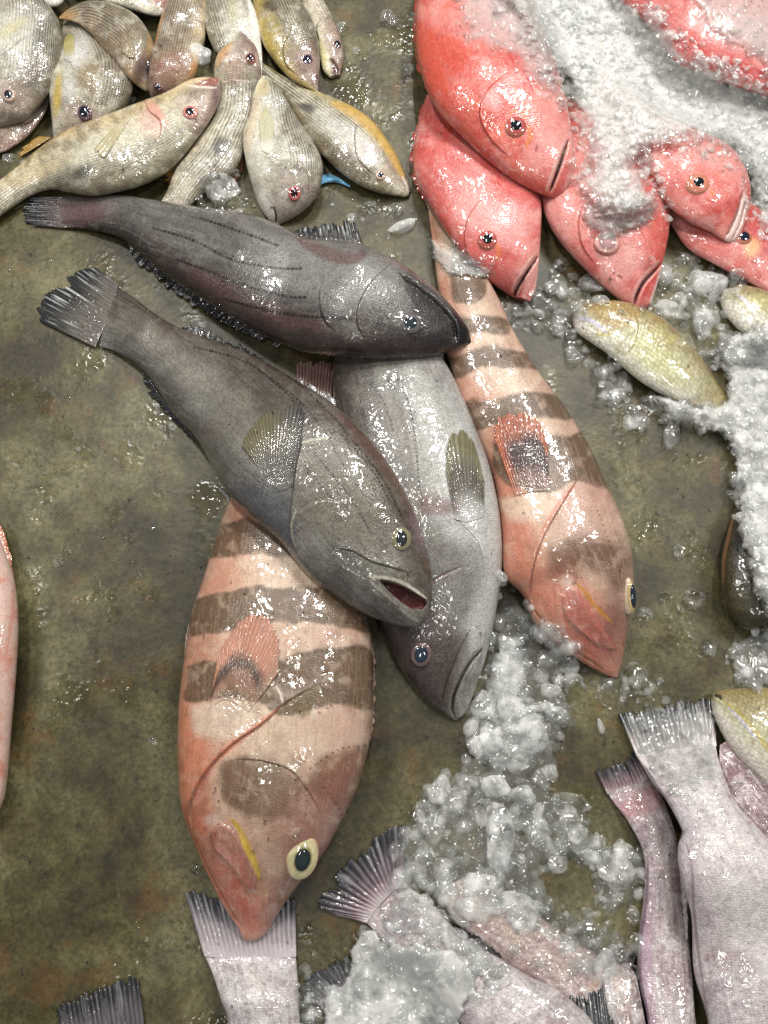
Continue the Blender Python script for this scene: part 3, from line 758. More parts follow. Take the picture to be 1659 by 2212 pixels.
def x_b2(c):
    c.mix((214, 160, 138), c.blob(985, 820, 28, 220, -14, .7)*.55)
    c.mix((218, 134, 104), c.blob(1095, 1180, 58, 160, -14, .7)*.85)
    bands(c, [[(968, 560), (1030, 560), (1050, 600), (1045, 640), (1010, 655), (975, 640)], [(948, 672), (1000, 682), (1092, 692), (1100, 726), (1050, 722), (1000, 716), (945, 706)],
              [(950, 772), (1010, 758), (1070, 748), (1140, 762), (1165, 800), (1100, 795), (1040, 795), (985, 812), (960, 822)],
              [(985, 876), (1040, 862), (1120, 850), (1215, 860), (1235, 905), (1160, 903), (1090, 912), (1010, 925)],
              [(1060, 960), (1150, 948), (1280, 935), (1300, 985), (1330, 1060), (1300, 1050), (1240, 1040), (1190, 1065), (1110, 1050), (1065, 1010)],
              [(1188, 1182), (1220, 1160), (1270, 1158), (1350, 1180), (1360, 1230), (1330, 1275), (1290, 1240), (1230, 1245), (1200, 1262), (1182, 1230)]])
    c.mix((232, 204, 178), c.poly([(1078, 1080), (1150, 1065), (1210, 1062), (1222, 1080), (1190, 1110), (1150, 1125), (1100, 1120)], 10, 8)*.8)
    c.mix((184, 130, 118), c.poly([(1215, 1050), (1260, 1040), (1310, 1060), (1340, 1150), (1300, 1170), (1220, 1165), (1190, 1150)], 14)*.5)
    c.mix((204, 92, 72), c.blob(1265, 1345, 60, 120, -32, .7)*.75)
    c.mix((190, 70, 66), c.blob(1295, 1385, 14, 40, -35, .9)*.5)
    c.mix((236, 150, 118), c.blob(1310, 1440, 18, 20, 0, .6)*.7)
    c.mix((120, 70, 66), c.blob(1330, 1330, 30, 110, 8, .8)*.6); c.mix((120, 74, 58), c.blob(1270, 1200, 80, 50, 10, .8)*.5)
    gill(c, [(1252, 1028), (1232, 1060), (1208, 1100), (1180, 1150), (1160, 1200), (1148, 1250), (1150, 1300), (1165, 1340)], 1, (150, 76, 62), 6, 30, 2.6, .55)
    c.line([(1245, 1044), (1214, 1082), (1186, 1124), (1160, 1180)], 5, (222, 112, 90), .5)
    gill(c, [(1213, 1288), (1238, 1268), (1263, 1300), (1293, 1350), (1334, 1404)], 1, (206, 84, 80), 3, 12, 2.4, .5)
    gill(c, [(1213, 1288), (1222, 1330), (1262, 1370), (1300, 1405)], -1, (226, 150, 140), 3, 12, 2.2, .6)
    m = c.poly([(1213, 1288), (1238, 1272), (1263, 1303), (1295, 1355), (1328, 1404), (1280, 1385), (1232, 1348)], 7); c.mix((178, 96, 88), m*.5); c.d += 3*m
    c.line([(1244, 1258), (1262, 1278), (1286, 1308), (1322, 1346)], 5, (204, 134, 24), .95)
    c.line([(1232, 1262), (1246, 1258)], 3, (60, 40, 40), .7)
    c.mix((224, 196, 180), c.blob(1225, 1258, 12, 14, 0, .6)*.6)
    slit(c, [(1134, 1288), (1155, 1320), (1200, 1370), (1250, 1410), (1305, 1448)], 2.2, 4, (150, 70, 58), .7)
    c.line([(1165, 1330), (1215, 1372), (1262, 1402), (1308, 1430)], 2.4, (150, 62, 52), .5)
    for pts in ([(1290, 1100), (1320, 1180), (1345, 1230)], [(1230, 960), (1280, 1020), (1310, 1060)], [(1205, 1175), (1260, 1165), (1330, 1170)]): c.dots(pts, 12, 2, (84, 58, 44))
B2 = Fish('banded_grouper', 'banded grouper with a dark orange breast fin, its tail under the open-mouthed red fish', 'fish',
    [(1334, 1462), (1341, 1440), (1350, 1395), (1358, 1340), (1366, 1290), (1366, 1210), (1346, 1130), (1311, 1050), (1270, 962), (1222, 884), (1162, 802), (1112, 722), (1080, 652), (1046, 590), (1010, 530), (985, 480), (965, 440)],
    [(1326, 1464), (1305, 1456), (1258, 1430), (1198, 1388), (1152, 1340), (1130, 1285), (1090, 1240), (1083, 1150), (1068, 1040), (1040, 965), (1010, 905), (985, 840), (966, 765), (958, 690), (945, 610), (935, 530), (925, 450)],
    (0, 6), .5, M_BAND, p_banded(x_b2), GB)
B2.eye(1359, 1287, 12, 38, -5, iris=(190, 160, 100), rim=(228, 208, 176), pupil=(34, 42, 54), pr=.62, bulge=1.3, nup=.4, pang=0)
def pec_orange(u, t, P, sd, fr):
    a, b, k, e = lin((140, 84, 66)), lin((66, 38, 38)), lin((170, 84, 42)), lin((190, 96, 54))
    w1 = smooth(.12, .4, t)[:, None]; w2 = smooth(.55, .8, t+.25*(vnoise(u*3, t*3, sd)-.5))[:, None]; e1 = smooth(.72, .95, 1-u)[:, None]
    c = (a*(1-w1)+b*w1)*(1-w2)+k*w2; c = c*(1-e1)+e*e1
    return c*(.8+.35*(1-fr))[:, None]
B2.fin('pectoral_fin', [(1112, 1072), (1145, 1064), (1188, 1062)], [(1066, 940), (1074, 900), (1120, 888), (1160, 900), (1182, 956)], M_FIN, pec_orange, None, 2, 3, 16, 5, .7, see=-.1)
B2.fin('tail_fin', [(925, 452), (945, 444), (965, 442)], [(880, 340), (925, 330), (975, 340)], M_FINSOFT, plaincol((190, 150, 134), (150, 110, 100), .3), (6, 3), rays=12, rag=6)
B2.fin('pelvic_fin', [(1130, 1290), (1122, 1275), (1110, 1262)], [(1092, 1225), (1086, 1222), (1084, 1222)], M_FINSOFT, plaincol((214, 140, 120), (206, 130, 116), .3), (14, 8), rays=6, rag=3)

def x_b1(c):
    c.mix((218, 132, 92), c.blob(405, 1680, 46, 260, 0, .6)*.9)
    c.mix((220, 162, 140), c.blob(450, 1180, 30, 120, 10, .6)*.5)
    bands(c, [[(462, 1150), (480, 1132), (530, 1122), (640, 1160), (740, 1215), (740, 1245), (640, 1210), (540, 1195), (448, 1206)],
              [(418, 1300), (452, 1284), (540, 1266), (640, 1268), (720, 1272), (800, 1310), (802, 1372), (720, 1352), (600, 1342), (500, 1364), (440, 1372), (408, 1370)],
              [(400, 1440), (438, 1430), (490, 1440), (560, 1450), (640, 1408), (720, 1400), (802, 1404), (806, 1532), (720, 1524), (650, 1540), (600, 1540), (520, 1508), (450, 1508), (396, 1512)],
              [(482, 1646), (540, 1640), (600, 1650), (660, 1680), (700, 1640), (790, 1610), (776, 1690), (740, 1745), (700, 1730), (655, 1715), (620, 1775), (560, 1775), (500, 1748), (478, 1700)]], (92, 72, 48), .9)
    c.mix((120, 82, 60), c.poly([(482, 1646), (540, 1640), (560, 1700), (530, 1740), (490, 1735), (478, 1700)], 12, 8)*.6)
    c.mix((156, 104, 84), c.poly([(690, 1640), (785, 1610), (776, 1690), (740, 1742), (700, 1715)], 12, 8)*.6)
    c.mix((226, 204, 180), c.poly([(410, 1520), (470, 1512), (550, 1540), (520, 1580), (450, 1590), (415, 1570)], 12, 8)*.8)
    c.mix((150, 86, 74), c.blob(680, 1800, 90, 120, 20, .8)*.65)
    c.mix((204, 96, 70), c.blob(500, 1900, 60, 150, -25, .7)*.7)
    c.mix((190, 74, 64), c.blob(528, 1962, 20, 60, -22, .9)*.5)
    m = c.poly([(456, 1794), (478, 1779), (508, 1794), (532, 1831), (556, 1890), (545, 1925), (500, 1870), (462, 1830)], 8); c.mix((176, 94, 82), m*.5); c.d += 4*m
    c.mix((214, 150, 140), c.poly([(465, 1832), (490, 1830), (505, 1860), (495, 1866), (478, 1858)], 4)*.6)
    c.mix((240, 170, 140), c.blob(522, 2005, 9, 20, -30, .6)*.5)
    c.mix((130, 74, 72), c.blob(590, 1960, 22, 60, 20, .8)*.5)
    c.mix((218, 190, 172), c.blob(462, 1770, 22, 12, -10, .6)*.7)
    c.mix((208, 172, 150), c.blob(735, 1575, 60, 45, 0, .5)*.7)
    gill(c, [(640, 1505), (612, 1522), (580, 1552), (552, 1574), (518, 1596), (489, 1620), (458, 1652), (433, 1690), (416, 1730), (411, 1760), (418, 1805)], 1, (160, 90, 68), 7, 34, 2.8, .6)
    c.line([(600, 1532), (540, 1580), (480, 1628), (440, 1680), (424, 1740)], 8, (226, 126, 88), .7)
    c.line([(470, 1640), (440, 1690), (418, 1750)], 3, (170, 110, 130), .5)
    gill(c, [(482, 1650), (520, 1640), (580, 1646), (630, 1666), (668, 1712), (700, 1770)], -1, (130, 90, 70), 2.5, 30, 2.0, .3)
    # gill cover flaps with pale spines
    c.step([(600, 1530), (630, 1510), (665, 1490), (688, 1478), (705, 1510)], 16, 4, -1)
    c.line([(596, 1482), (606, 1500), (612, 1520)], 3, (226, 216, 200), .8)
    c.line([(650, 1502), (672, 1484), (686, 1478), (694, 1492)], 2.2, (214, 204, 180), .6)
    c.mix((112, 104, 64), c.poly([(612, 1522), (650, 1498), (686, 1482), (690, 1500), (664, 1545), (640, 1545)], 5)*.6)
    c.poly([(664, 1560), (678, 1526), (684, 1530), (680, 1560)], 2)
    c.mix((226, 206, 186), c.poly([(666, 1552), (678, 1524), (685, 1530), (680, 1552)], 2.5)*.7)
    gill(c, [(456, 1794), (478, 1778), (508, 1794), (532, 1831), (556, 1880), (572, 1925)], 1, (120, 60, 54), 3.5, 12, 2.6, .7)
    gill(c, [(456, 1794), (462, 1824), (492, 1860), (520, 1900), (545, 1950)], -1, (190, 80, 74), 3, 12, 2.2, .7)
    c.line([(498, 1768), (508, 1778), (520, 1796), (534, 1826), (550, 1862), (562, 1900)], 7.5, (212, 172, 14), .97)
    slit(c, [(420, 1810), (440, 1860), (465, 1910), (500, 1970), (530, 2012)], 2, 3.5, (176, 84, 66), .6)
    c.line([(560, 1900), (572, 1920), (576, 1950)], 3, (214, 160, 120), .6)
    for pts in ([(620, 1350), (680, 1338), (780, 1348)], [(650, 1415), (730, 1400), (800, 1402)], [(690, 1540), (740, 1515), (800, 1530)], [(670, 1660), (730, 1620), (790, 1610)], [(560, 1642), (620, 1660), (660, 1690), (660, 1760)], [(700, 1700), (730, 1740), (740, 1770)]):
        c.dots(pts, 14, 2.6, (66, 44, 34), .95)
B1 = Fish('banded_grouper', 'big banded orange and brown grouper with a bulging yellow eye and yellow cheek stripe', 'fish',
    [(556, 2032), (578, 2014), (602, 1972), (636, 1922), (664, 1888), (706, 1832), (742, 1764), (772, 1700), (795, 1620), (806, 1530), (804, 1430), (798, 1330), (780, 1230), (762, 1140), (745, 1040), (728, 950), (712, 890), (705, 860)],
    [(546, 2034), (528, 2030), (512, 2002), (480, 1952), (450, 1892), (428, 1840), (404, 1780), (391, 1720), (385, 1620), (388, 1520), (400, 1420), (414, 1330), (440, 1250), (465, 1170), (492, 1090), (530, 1010), (580, 930), (620, 880), (645, 858)],
    (0, 0), .48, M_BAND, p_banded(x_b1), GB)
B1.eye(653, 1850, 31, 46, 12, iris=(196, 184, 128), rim=(190, 130, 104), pupil=(34, 44, 46), pr=.45, bulge=.5, ring2=(126, 118, 66), nup=.6)
def pec_b1(u, t, P, sd, fr):
    a, b, k = lin((196, 140, 116)), lin((84, 62, 52)), lin((196, 128, 98))
    w1 = smooth(.2, .45, t)[:, None]; w2 = smooth(.5, .72, t+.3*(vnoise(u*3, t*3, sd)-.5))[:, None]; w3 = smooth(.8, 1, u)[:, None]*.7
    c = (a*(1-w1)+b*w1)*(1-w2)+k*w2; c = c*(1-w3)+lin((170, 140, 112))*w3
    return c*(.7+.5*(1-fr))[:, None]
B1.fin('pectoral_fin', [(452, 1530), (490, 1512), (538, 1538)], [(462, 1470), (478, 1400), (520, 1340), (563, 1321), (600, 1370), (604, 1450)], M_FIN, pec_b1, None, 1.5, 3, 30, 4, .6, see=.1)
B1.fin('pelvic_fin', [(404, 1520), (408, 1500), (414, 1480)], [(398, 1440), (402, 1370), (416, 1322)], M_FINSOFT, plaincol((214, 176, 160), (206, 190, 176), .5), (34, 30), rays=6, rag=2)
B1.fin('tail_fin', [(640, 862), (675, 866), (715, 868)], [(640, 782), (680, 778), (724, 782)], M_FINSOFT, plaincol((170, 130, 118), (190, 150, 140), .8), (8, 3), rays=12, rag=4)
B1.fin('dorsal_fin', [(800, 1370), (806, 1450), (802, 1560), (796, 1600)], [(806, 1370), (812, 1450), (810, 1540), (802, 1600)], M_FINSOFT, plaincol((196, 150, 130), (206, 176, 160), .4), (36, 30), rays=14, rag=3)

# ================================================================== grey groupers
GG = 'grey groupers piled in the middle'
def x_g3(c):
    c.mix((196, 196, 192), c.poly([(1000, 900), (1050, 1000), (1080, 1120), (1085, 1220), (1070, 1330), (1030, 1400), (1010, 1360), (1020, 1240), (960, 1150), (930, 1090), (960, 960)], 22, 10)*.85)
    c.mix((182, 180, 172), c.poly([(900, 780), (960, 860), (1000, 960), (960, 1080), (900, 1040), (890, 900), (860, 800)], 20, 10)*.6)
    c.mix((72, 56, 56), c.poly([(835, 1370), (850, 1330), (940, 1300), (960, 1360), (1000, 1380), (960, 1540), (920, 1510), (870, 1455)], 22, 10)*.75)
    c.mix((120, 114, 112), c.poly([(920, 1180), (1010, 1170), (1050, 1220), (1010, 1320), (940, 1300)], 22)*.6)
    c.mix((112, 64, 62), c.poly([(900, 1075), (940, 1070), (990, 1085), (980, 1110), (920, 1105)], 9, 8)*.6)
    gill(c, [(905, 1100), (930, 1095), (960, 1110), (1000, 1135), (1030, 1170), (1045, 1215)], 1, (120, 106, 96), 5, 24, 2.4, .6)
    c.line([(915, 1270), (960, 1240), (995, 1225)], 3, (120, 80, 84), .7); c.groove([(915, 1270), (960, 1240), (1000, 1224)], 3, 2)
    gill(c, [(1045, 1352), (1020, 1358), (1000, 1385), (980, 1430), (962, 1480), (953, 1528)], -1, (70, 50, 46), 5, 16, 2.6, .8)
    gill(c, [(1048, 1352), (1046, 1380), (1025, 1430), (990, 1490)], 1, (120, 110, 100), 3, 12, 2, .5)
    slit(c, [(1042, 1400), (1010, 1440), (985, 1490), (978, 1530), (985, 1552)], 4, 8, (36, 26, 24), .9)
    c.line([(1030, 1400), (1000, 1445), (976, 1500)], 4, (158, 150, 138), .6)
    for pts in ([(860, 820), (885, 880), (898, 960), (905, 1040), (912, 1090)], [(800, 830), (830, 870), (850, 930)]): c.dots(pts, 9, 3.0, (38, 34, 32), 1)
G3 = Fish('grey_grouper', 'pale grey grouper under the other two, head pointing down with its mouth closed', 'fish',
    [(975, 1554), (960, 1546), (918, 1512), (876, 1460), (846, 1410), (826, 1360), (800, 1290), (770, 1190), (745, 1080), (730, 980), (722, 890), (720, 800), (730, 720), (750, 640), (765, 560)],
    [(985, 1556), (1006, 1538), (1030, 1480), (1052, 1410), (1070, 1330), (1084, 1230), (1080, 1120), (1058, 1010), (1025, 920), (988, 832), (950, 765), (910, 700), (870, 640), (830, 590), (790, 550)],
    (2, 0), .45, M_GROUPER, p_grey(mid=(138, 134, 124), back=(76, 68, 60), belly=(180, 179, 174), extra=x_g3, purple=.2), GG)
G3.eye(910, 1413, 21, 26, 15, iris=(110, 88, 84), rim=(116, 98, 98), pupil=(38, 50, 62), pr=.62, bulge=.4)
G3.fin('pectoral_fin', [(984, 1122), (1012, 1128), (1046, 1116)], [(964, 1020), (968, 950), (992, 926), (1024, 956), (1046, 1040)], M_FIN, plaincol((150, 144, 134), (126, 118, 78), .35, mid=(78, 68, 58)), None, 2, 3, 18, 4, .45, see=.05)
G3.fin('pelvic_fin', [(1078, 1120), (1076, 1108), (1072, 1096)], [(1052, 1010), (1040, 966), (1046, 964)], M_FIN, plaincol((150, 150, 152), (80, 82, 90), .4), (52, 50), rays=6, rag=2)

def x_g1(c):
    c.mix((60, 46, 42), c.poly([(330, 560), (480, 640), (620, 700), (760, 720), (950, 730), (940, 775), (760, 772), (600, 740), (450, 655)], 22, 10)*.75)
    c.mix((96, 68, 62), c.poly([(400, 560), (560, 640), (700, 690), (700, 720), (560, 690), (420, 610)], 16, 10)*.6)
    c.mix((120, 80, 80), c.blob(180, 455, 60, 26, 0, .6)*.5)
    c.mix((46, 42, 44), c.poly([(880, 590), (950, 640), (1000, 690), (1020, 740), (980, 758), (900, 745), (880, 660)], 16, 10)*.8); c.mix((24, 22, 25), c.poly([(975, 668), (1000, 694), (1020, 740), (1000, 745), (986, 735), (980, 700)], 5)*.85)
    c.mix((166, 164, 160), c.poly([(520, 480), (640, 520), (780, 540), (860, 590), (820, 640), (680, 640), (560, 570)], 26, 10)*.4)
    c.line([(640, 512), (700, 545), (760, 560), (790, 545)], 16, (104, 66, 60), .6)
    gill(c, [(850, 565), (810, 600), (782, 640), (770, 690), (790, 740)], -1, (80, 68, 66), 5, 26, 2.2, .6)
    gill(c, [(700, 600), (690, 640), (700, 690), (730, 720)], -1, (90, 76, 72), 3, 22, 2, .4)
    slit(c, [(862, 590), (900, 618), (945, 655), (975, 690), (984, 722), (984, 748)], 4.0, 14, (24, 18, 18), .9)
    c.line([(868, 604), (910, 640), (945, 680), (960, 715)], 2, (60, 50, 50), .6)
    for pts in ([(330, 492), (420, 520), (500, 560), (590, 578), (650, 580)], [(380, 560), (460, 590), (540, 620), (620, 640), (660, 642)], [(480, 645), (560, 665), (640, 680), (760, 690)], [(430, 470), (520, 500), (600, 530)]): c.dots(pts, 9, 3.4, (20, 17, 17), 1)
    c.line([(470, 642), (560, 668), (650, 684), (760, 688), (830, 700)], 2, (36, 26, 24), .6)
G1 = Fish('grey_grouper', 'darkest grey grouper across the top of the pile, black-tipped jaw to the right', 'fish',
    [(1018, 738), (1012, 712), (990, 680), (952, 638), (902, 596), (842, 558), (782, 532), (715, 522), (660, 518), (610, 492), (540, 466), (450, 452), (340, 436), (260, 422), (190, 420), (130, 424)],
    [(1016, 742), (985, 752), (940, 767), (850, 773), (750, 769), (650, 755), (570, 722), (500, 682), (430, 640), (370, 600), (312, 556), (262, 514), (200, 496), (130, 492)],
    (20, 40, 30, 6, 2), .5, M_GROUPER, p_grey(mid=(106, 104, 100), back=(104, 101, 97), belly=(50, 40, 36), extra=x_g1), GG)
G1.eye(886, 698, 24, 21, 0, iris=(96, 90, 92), rim=(118, 112, 112), pupil=(44, 52, 58), pr=.58, bulge=.35)
G1.fin('tail_fin', [(140, 424), (150, 460), (140, 492)], [(62, 424), (44, 455), (52, 486)], M_FIN, tailcol((96, 78, 80), (66, 64, 66), e0=.3, amt=.85, stre=.85), (6, 3), rays=14, rag=8, ridge=1.6)
G1.fin('dorsal_fin', [(636, 506), (690, 518), (740, 524), (784, 534)], [(640, 494), (676, 488), (736, 476), (768, 474)], M_FIN, tailcol((70, 66, 68), (44, 44, 46), e0=.2, amt=.7, stre=.95), (34, 28), rays=14, rag=8, ridge=2)
G1.fin('anal_fin', [(275, 524), (330, 566), (430, 640), (520, 694), (610, 742)], [(276, 532), (300, 574), (400, 650), (500, 712), (600, 752)], M_FIN, tailcol((60, 52, 54), (40, 38, 42), e0=.3, amt=.8, stre=.6), (10, 6), rays=22, rag=6, ridge=1.6)

def x_g2(c):
    c.mix((94, 66, 56), c.poly([(720, 880), (800, 940), (870, 1030), (920, 1120), (930, 1200), (900, 1150), (850, 1060), (780, 970)], 14, 6)*.65)
    c.mix((84, 76, 70), c.poly([(380, 720), (480, 760), (600, 830), (700, 900), (660, 900), (540, 840), (420, 770)], 22, 8)*.4)
    c.mix((168, 164, 154), c.poly([(330, 740), (420, 780), (520, 860), (600, 960), (560, 1010), (480, 960), (400, 860)], 30, 10)*.35)
    c.mix((84, 90, 98), c.poly([(560, 1040), (620, 1060), (640, 1180), (600, 1160), (540, 1100), (490, 1060)], 16, 8)*.55)
    c.mix((112, 104, 86), c.poly([(660, 940), (760, 960), (850, 1060), (820, 1130), (720, 1160), (650, 1100)], 30, 10)*.5)
    gill(c, [(655, 940), (642, 1000), (634, 1060), (628, 1110), (630, 1150), (650, 1200), (690, 1250)], -1, (92, 84, 78), 7, 30, 2.6, .5)
    c.line([(630, 1095), (640, 1100), (632, 1140), (646, 1192), (680, 1240)], 2.2, (180, 174, 150), .55)
    c.line([(648, 958), (690, 948), (718, 950)], 3.2, (196, 198, 170), .7)
    c.line([(715, 985), (740, 962), (765, 985)], 2, (160, 160, 140), .3)
    gill(c, [(636, 1110), (700, 1080), (740, 1090)], 1, (120, 116, 108), 2.5, 20, 2, .3)
    gill(c, [(720, 1180), (722, 1200), (747, 1226), (790, 1250), (840, 1290), (880, 1330)], 1, (64, 58, 52), 4, 14, 2.8, .8)
    gill(c, [(718, 1184), (760, 1190), (800, 1212), (840, 1224), (890, 1240)], -1, (78, 70, 62), 3.5, 14, 2.4, .6)
    m = c.poly([(822, 1254), (850, 1258), (886, 1276), (920, 1298), (912, 1314), (888, 1312), (862, 1294), (838, 1272)], 2.5)
    c.mix((84, 20, 20), m*.97); c.d -= 26*m
    c.mix((60, 10, 12), c.poly([(850, 1268), (890, 1282), (905, 1300), (880, 1296)], 5)*.7)
    c.line([(795, 1246), (830, 1248), (875, 1262), (922, 1292)], 5, (190, 184, 166), .85)
    c.line([(800, 1256), (832, 1284), (866, 1306), (902, 1330)], 6, (156, 152, 140), .6)
    c.line([(878, 1262), (900, 1278), (922, 1294)], 3, (226, 216, 204), .8); c.line([(862, 1312), (886, 1330), (906, 1344)], 5, (168, 164, 150), .6); gill(c, [(800, 1268), (840, 1300), (880, 1332), (902, 1350)], 1, (60, 54, 46), 3, 10, 2, .5)
    for pts in ([(420, 750), (500, 770), (560, 800), (640, 860), (700, 930), (740, 1000), (800, 1090)], [(540, 760), (620, 810), (700, 880), (770, 960), (830, 1040), (870, 1120)], [(560, 800), (620, 850), (660, 900)], [(660, 1010), (720, 1080)], [(740, 940), (800, 1010), (840, 1080)], [(680, 980), (760, 1080), (800, 1150)]): c.dots(pts, 9, 2.9, (34, 29, 26), 1)
    c.mix((150, 120, 140), c.blob(905, 1150, 12, 40, -20, .8)*.4)
G2 = Fish('grey_grouper', 'brownish grey grouper with its mouth open on a red gape, over the banded one', 'fish',
    [(930, 1322), (934, 1280), (930, 1225), (915, 1165), (892, 1100), (852, 1020), (792, 940), (722, 876), (645, 826), (560, 776), (480, 742), (400, 714), (335, 678), (280, 636), (245, 618)],
    [(924, 1330), (915, 1345), (896, 1356), (850, 1350), (780, 1322), (722, 1284), (662, 1236), (602, 1166), (542, 1112), (482, 1052), (430, 955), (370, 885), (310, 800), (255, 762), (215, 748)],
    (50, 62, 56, 30, 6, 2), .42, M_GROUPER, p_grey(mid=(122, 116, 102), back=(84, 73, 62), belly=(104, 102, 98), extra=x_g2), GG)
G2.eye(866, 1164, 21, 24, 0, iris=(126, 118, 84), rim=(120, 114, 98), pupil=(42, 48, 48), pr=.6, bulge=.4, pasp=.85)
G2.fin('tail_fin', [(256, 614), (236, 680), (206, 750)], [(206, 576), (150, 590), (84, 650), (76, 690)], M_FIN, tailcol((112, 104, 94), (84, 84, 78), e0=.3, amt=.9, stre=.95), (7, 3), rays=18, rag=8, ridge=1.8)
G2.fin('dorsal_fin', [(392, 712), (460, 736), (520, 758), (570, 784)], [(394, 700), (450, 706), (520, 742), (570, 774)], M_FIN, tailcol((60, 58, 58), (40, 40, 40), e0=.2, amt=.7, stre=.5), (20, 24), rays=14, rag=7, ridge=1.6)
G2.fin('spiny_fin', [(640, 824), (720, 876), (790, 940), (850, 1018)], [(648, 812), (730, 862), (800, 926), (856, 1004)], M_FIN, plaincol((90, 84, 80), (120, 120, 124), .4), (76, 74), rays=12, rag=5)
G2.fin('anal_fin', [(316, 808), (350, 860), (400, 920), (430, 955)], [(302, 796), (312, 838), (370, 905), (420, 955)], M_FIN, tailcol((74, 74, 80), (48, 50, 56), e0=.3, amt=.6, stre=.35), (16, 8), rays=12, rag=6, ridge=1)
def pec_g2(u, t, P, sd, fr):
    a, b, k = lin((86, 82, 78)), lin((112, 104, 72)), lin((46, 47, 48))
    w1 = smooth(.2, .7, t)[:, None]*smooth(.9, .3, u)[:, None]; w2 = smooth(.55, .95, t)[:, None]*smooth(.3, .8, u)[:, None]
    c = a*(1-w1)+b*w1; c = c*(1-w2)+k*w2
    return c*(.7+.5*(1-fr))[:, None]
G2.fin('pectoral_fin', [(566, 1020), (600, 1060), (632, 1050)], [(520, 960), (560, 900), (610, 880), (654, 876), (650, 950)], M_FIN, pec_g2, None, 1, 3, 26, 4, .6, see=.1)
G2.fin('pelvic_fin', [(596, 1160), (580, 1146), (560, 1128)], [(500, 1086), (474, 1060), (466, 1046)], M_FIN, plaincol((110, 116, 124), (140, 144, 150), .7), (66, 58), rays=7, rag=3, ridge=2)

Fish.calm = .9
# ================================================================== red snappers
GR = 'red snappers under the ice at the upper right'
Re = dict(iris=(176, 74, 66), rim=(206, 118, 88), pupil=(22, 26, 32), pr=.48, bulge=.28)
def lips(c, pts, side=1):
    p = np.array(pts, float); d = np.gradient(p, axis=0); n = np.stack([-d[:, 1], d[:, 0]], 1); n /= np.linalg.norm(n, axis=1)[:, None]
    c.line(p-n*6*side, 4, (240, 176, 164), .6); c.line(p+n*8*side, 5, (234, 190, 178), .6); slit(c, pts, 3.2, 12, (46, 8, 8), 1)
R6 = Fish('red_snapper', 'red snapper at the top right corner with only its scaly flank below the frame edge', 'fish',
    [(1900, 420), (1840, 320), (1760, 250), (1659, 205), (1600, 185), (1520, 155), (1455, 122), (1410, 60), (1350, 10), (1290, -40)],
    [(1900, 400), (1860, 200), (1800, 60), (1700, -40), (1560, -110), (1420, -110), (1300, -60)], (30, 30), .4, M_RED, p_red(belly=(232, 150, 144), back=(208, 84, 80), extra=lambda c: (c.mix((210, 66, 66), c.poly([(1560, 130), (1659, 150), (1659, 205), (1560, 175)], 16)*.5), c.mix((240, 200, 196), c.blob(1600, 60, 90, 40, 20, .8)*.7))), GR)
R5 = Fish('red_snapper', 'red snapper at the right edge under the white-lipped one, eye half hidden by ice', 'fish',
    [(1800, 700), (1770, 600), (1700, 500), (1620, 440), (1540, 410), (1480, 400), (1400, 380), (1330, 360)],
    [(1798, 704), (1740, 690), (1659, 634), (1560, 578), (1490, 538), (1457, 496), (1420, 440), (1340, 372)], (0, 0), .4, M_RED,
    p_red(mid=(206, 98, 96), extra=lambda c: (c.mix((240, 190, 120), c.blob(1625, 535, 16, 20, 30, .6)*.7), c.mix((204, 70, 66), c.blob(1530, 520, 50, 20, 30, .7)*.5))), GR)
R5.eye(1606, 512, 20, 18, 20, iris=(170, 90, 60), rim=(226, 150, 100), pupil=(26, 28, 50), pr=.6)
R3 = Fish('red_snapper', 'red snapper with a clouded white eye, head down above the whole green fish', 'fish',
    [(1396, 666), (1408, 650), (1424, 600), (1440, 530), (1446, 460), (1430, 390), (1390, 330), (1330, 270), (1260, 230), (1200, 200)],
    [(1392, 668), (1372, 664), (1338, 646), (1298, 612), (1255, 570), (1212, 522), (1184, 478), (1168, 430), (1160, 380), (1150, 320), (1160, 240)], (2, 0), .42, M_RED,
    p_red(extra=lambda c: (c.mix((210, 30, 34), c.blob(1395, 610, 14, 50, 25, .7)*.75), c.mix((206, 50, 46), c.blob(1290, 470, 14, 40, 0, .7)*.5), c.mix((240, 180, 172), c.blob(1350, 560, 40, 40, 0, .7)*.6),
                           lips(c, [(1430, 566), (1412, 585), (1390, 610), (1376, 640), (1372, 662)]), c.line([(1436, 560), (1424, 610), (1404, 655)], 7, (240, 214, 206), .8), c.dots([(1325, 590), (1345, 600)], 14, 3.5, (130, 50, 50)),
                           gill(c, [(1262, 432), (1250, 480), (1258, 530), (1285, 570)], -1, (200, 60, 56), 4, 20, 3, .4))), GR)
R3.eye(1311, 524, 30, 27, 10, iris=(206, 150, 140), rim=(210, 120, 104), pupil=(168, 134, 132), pr=.62, bulge=.3)
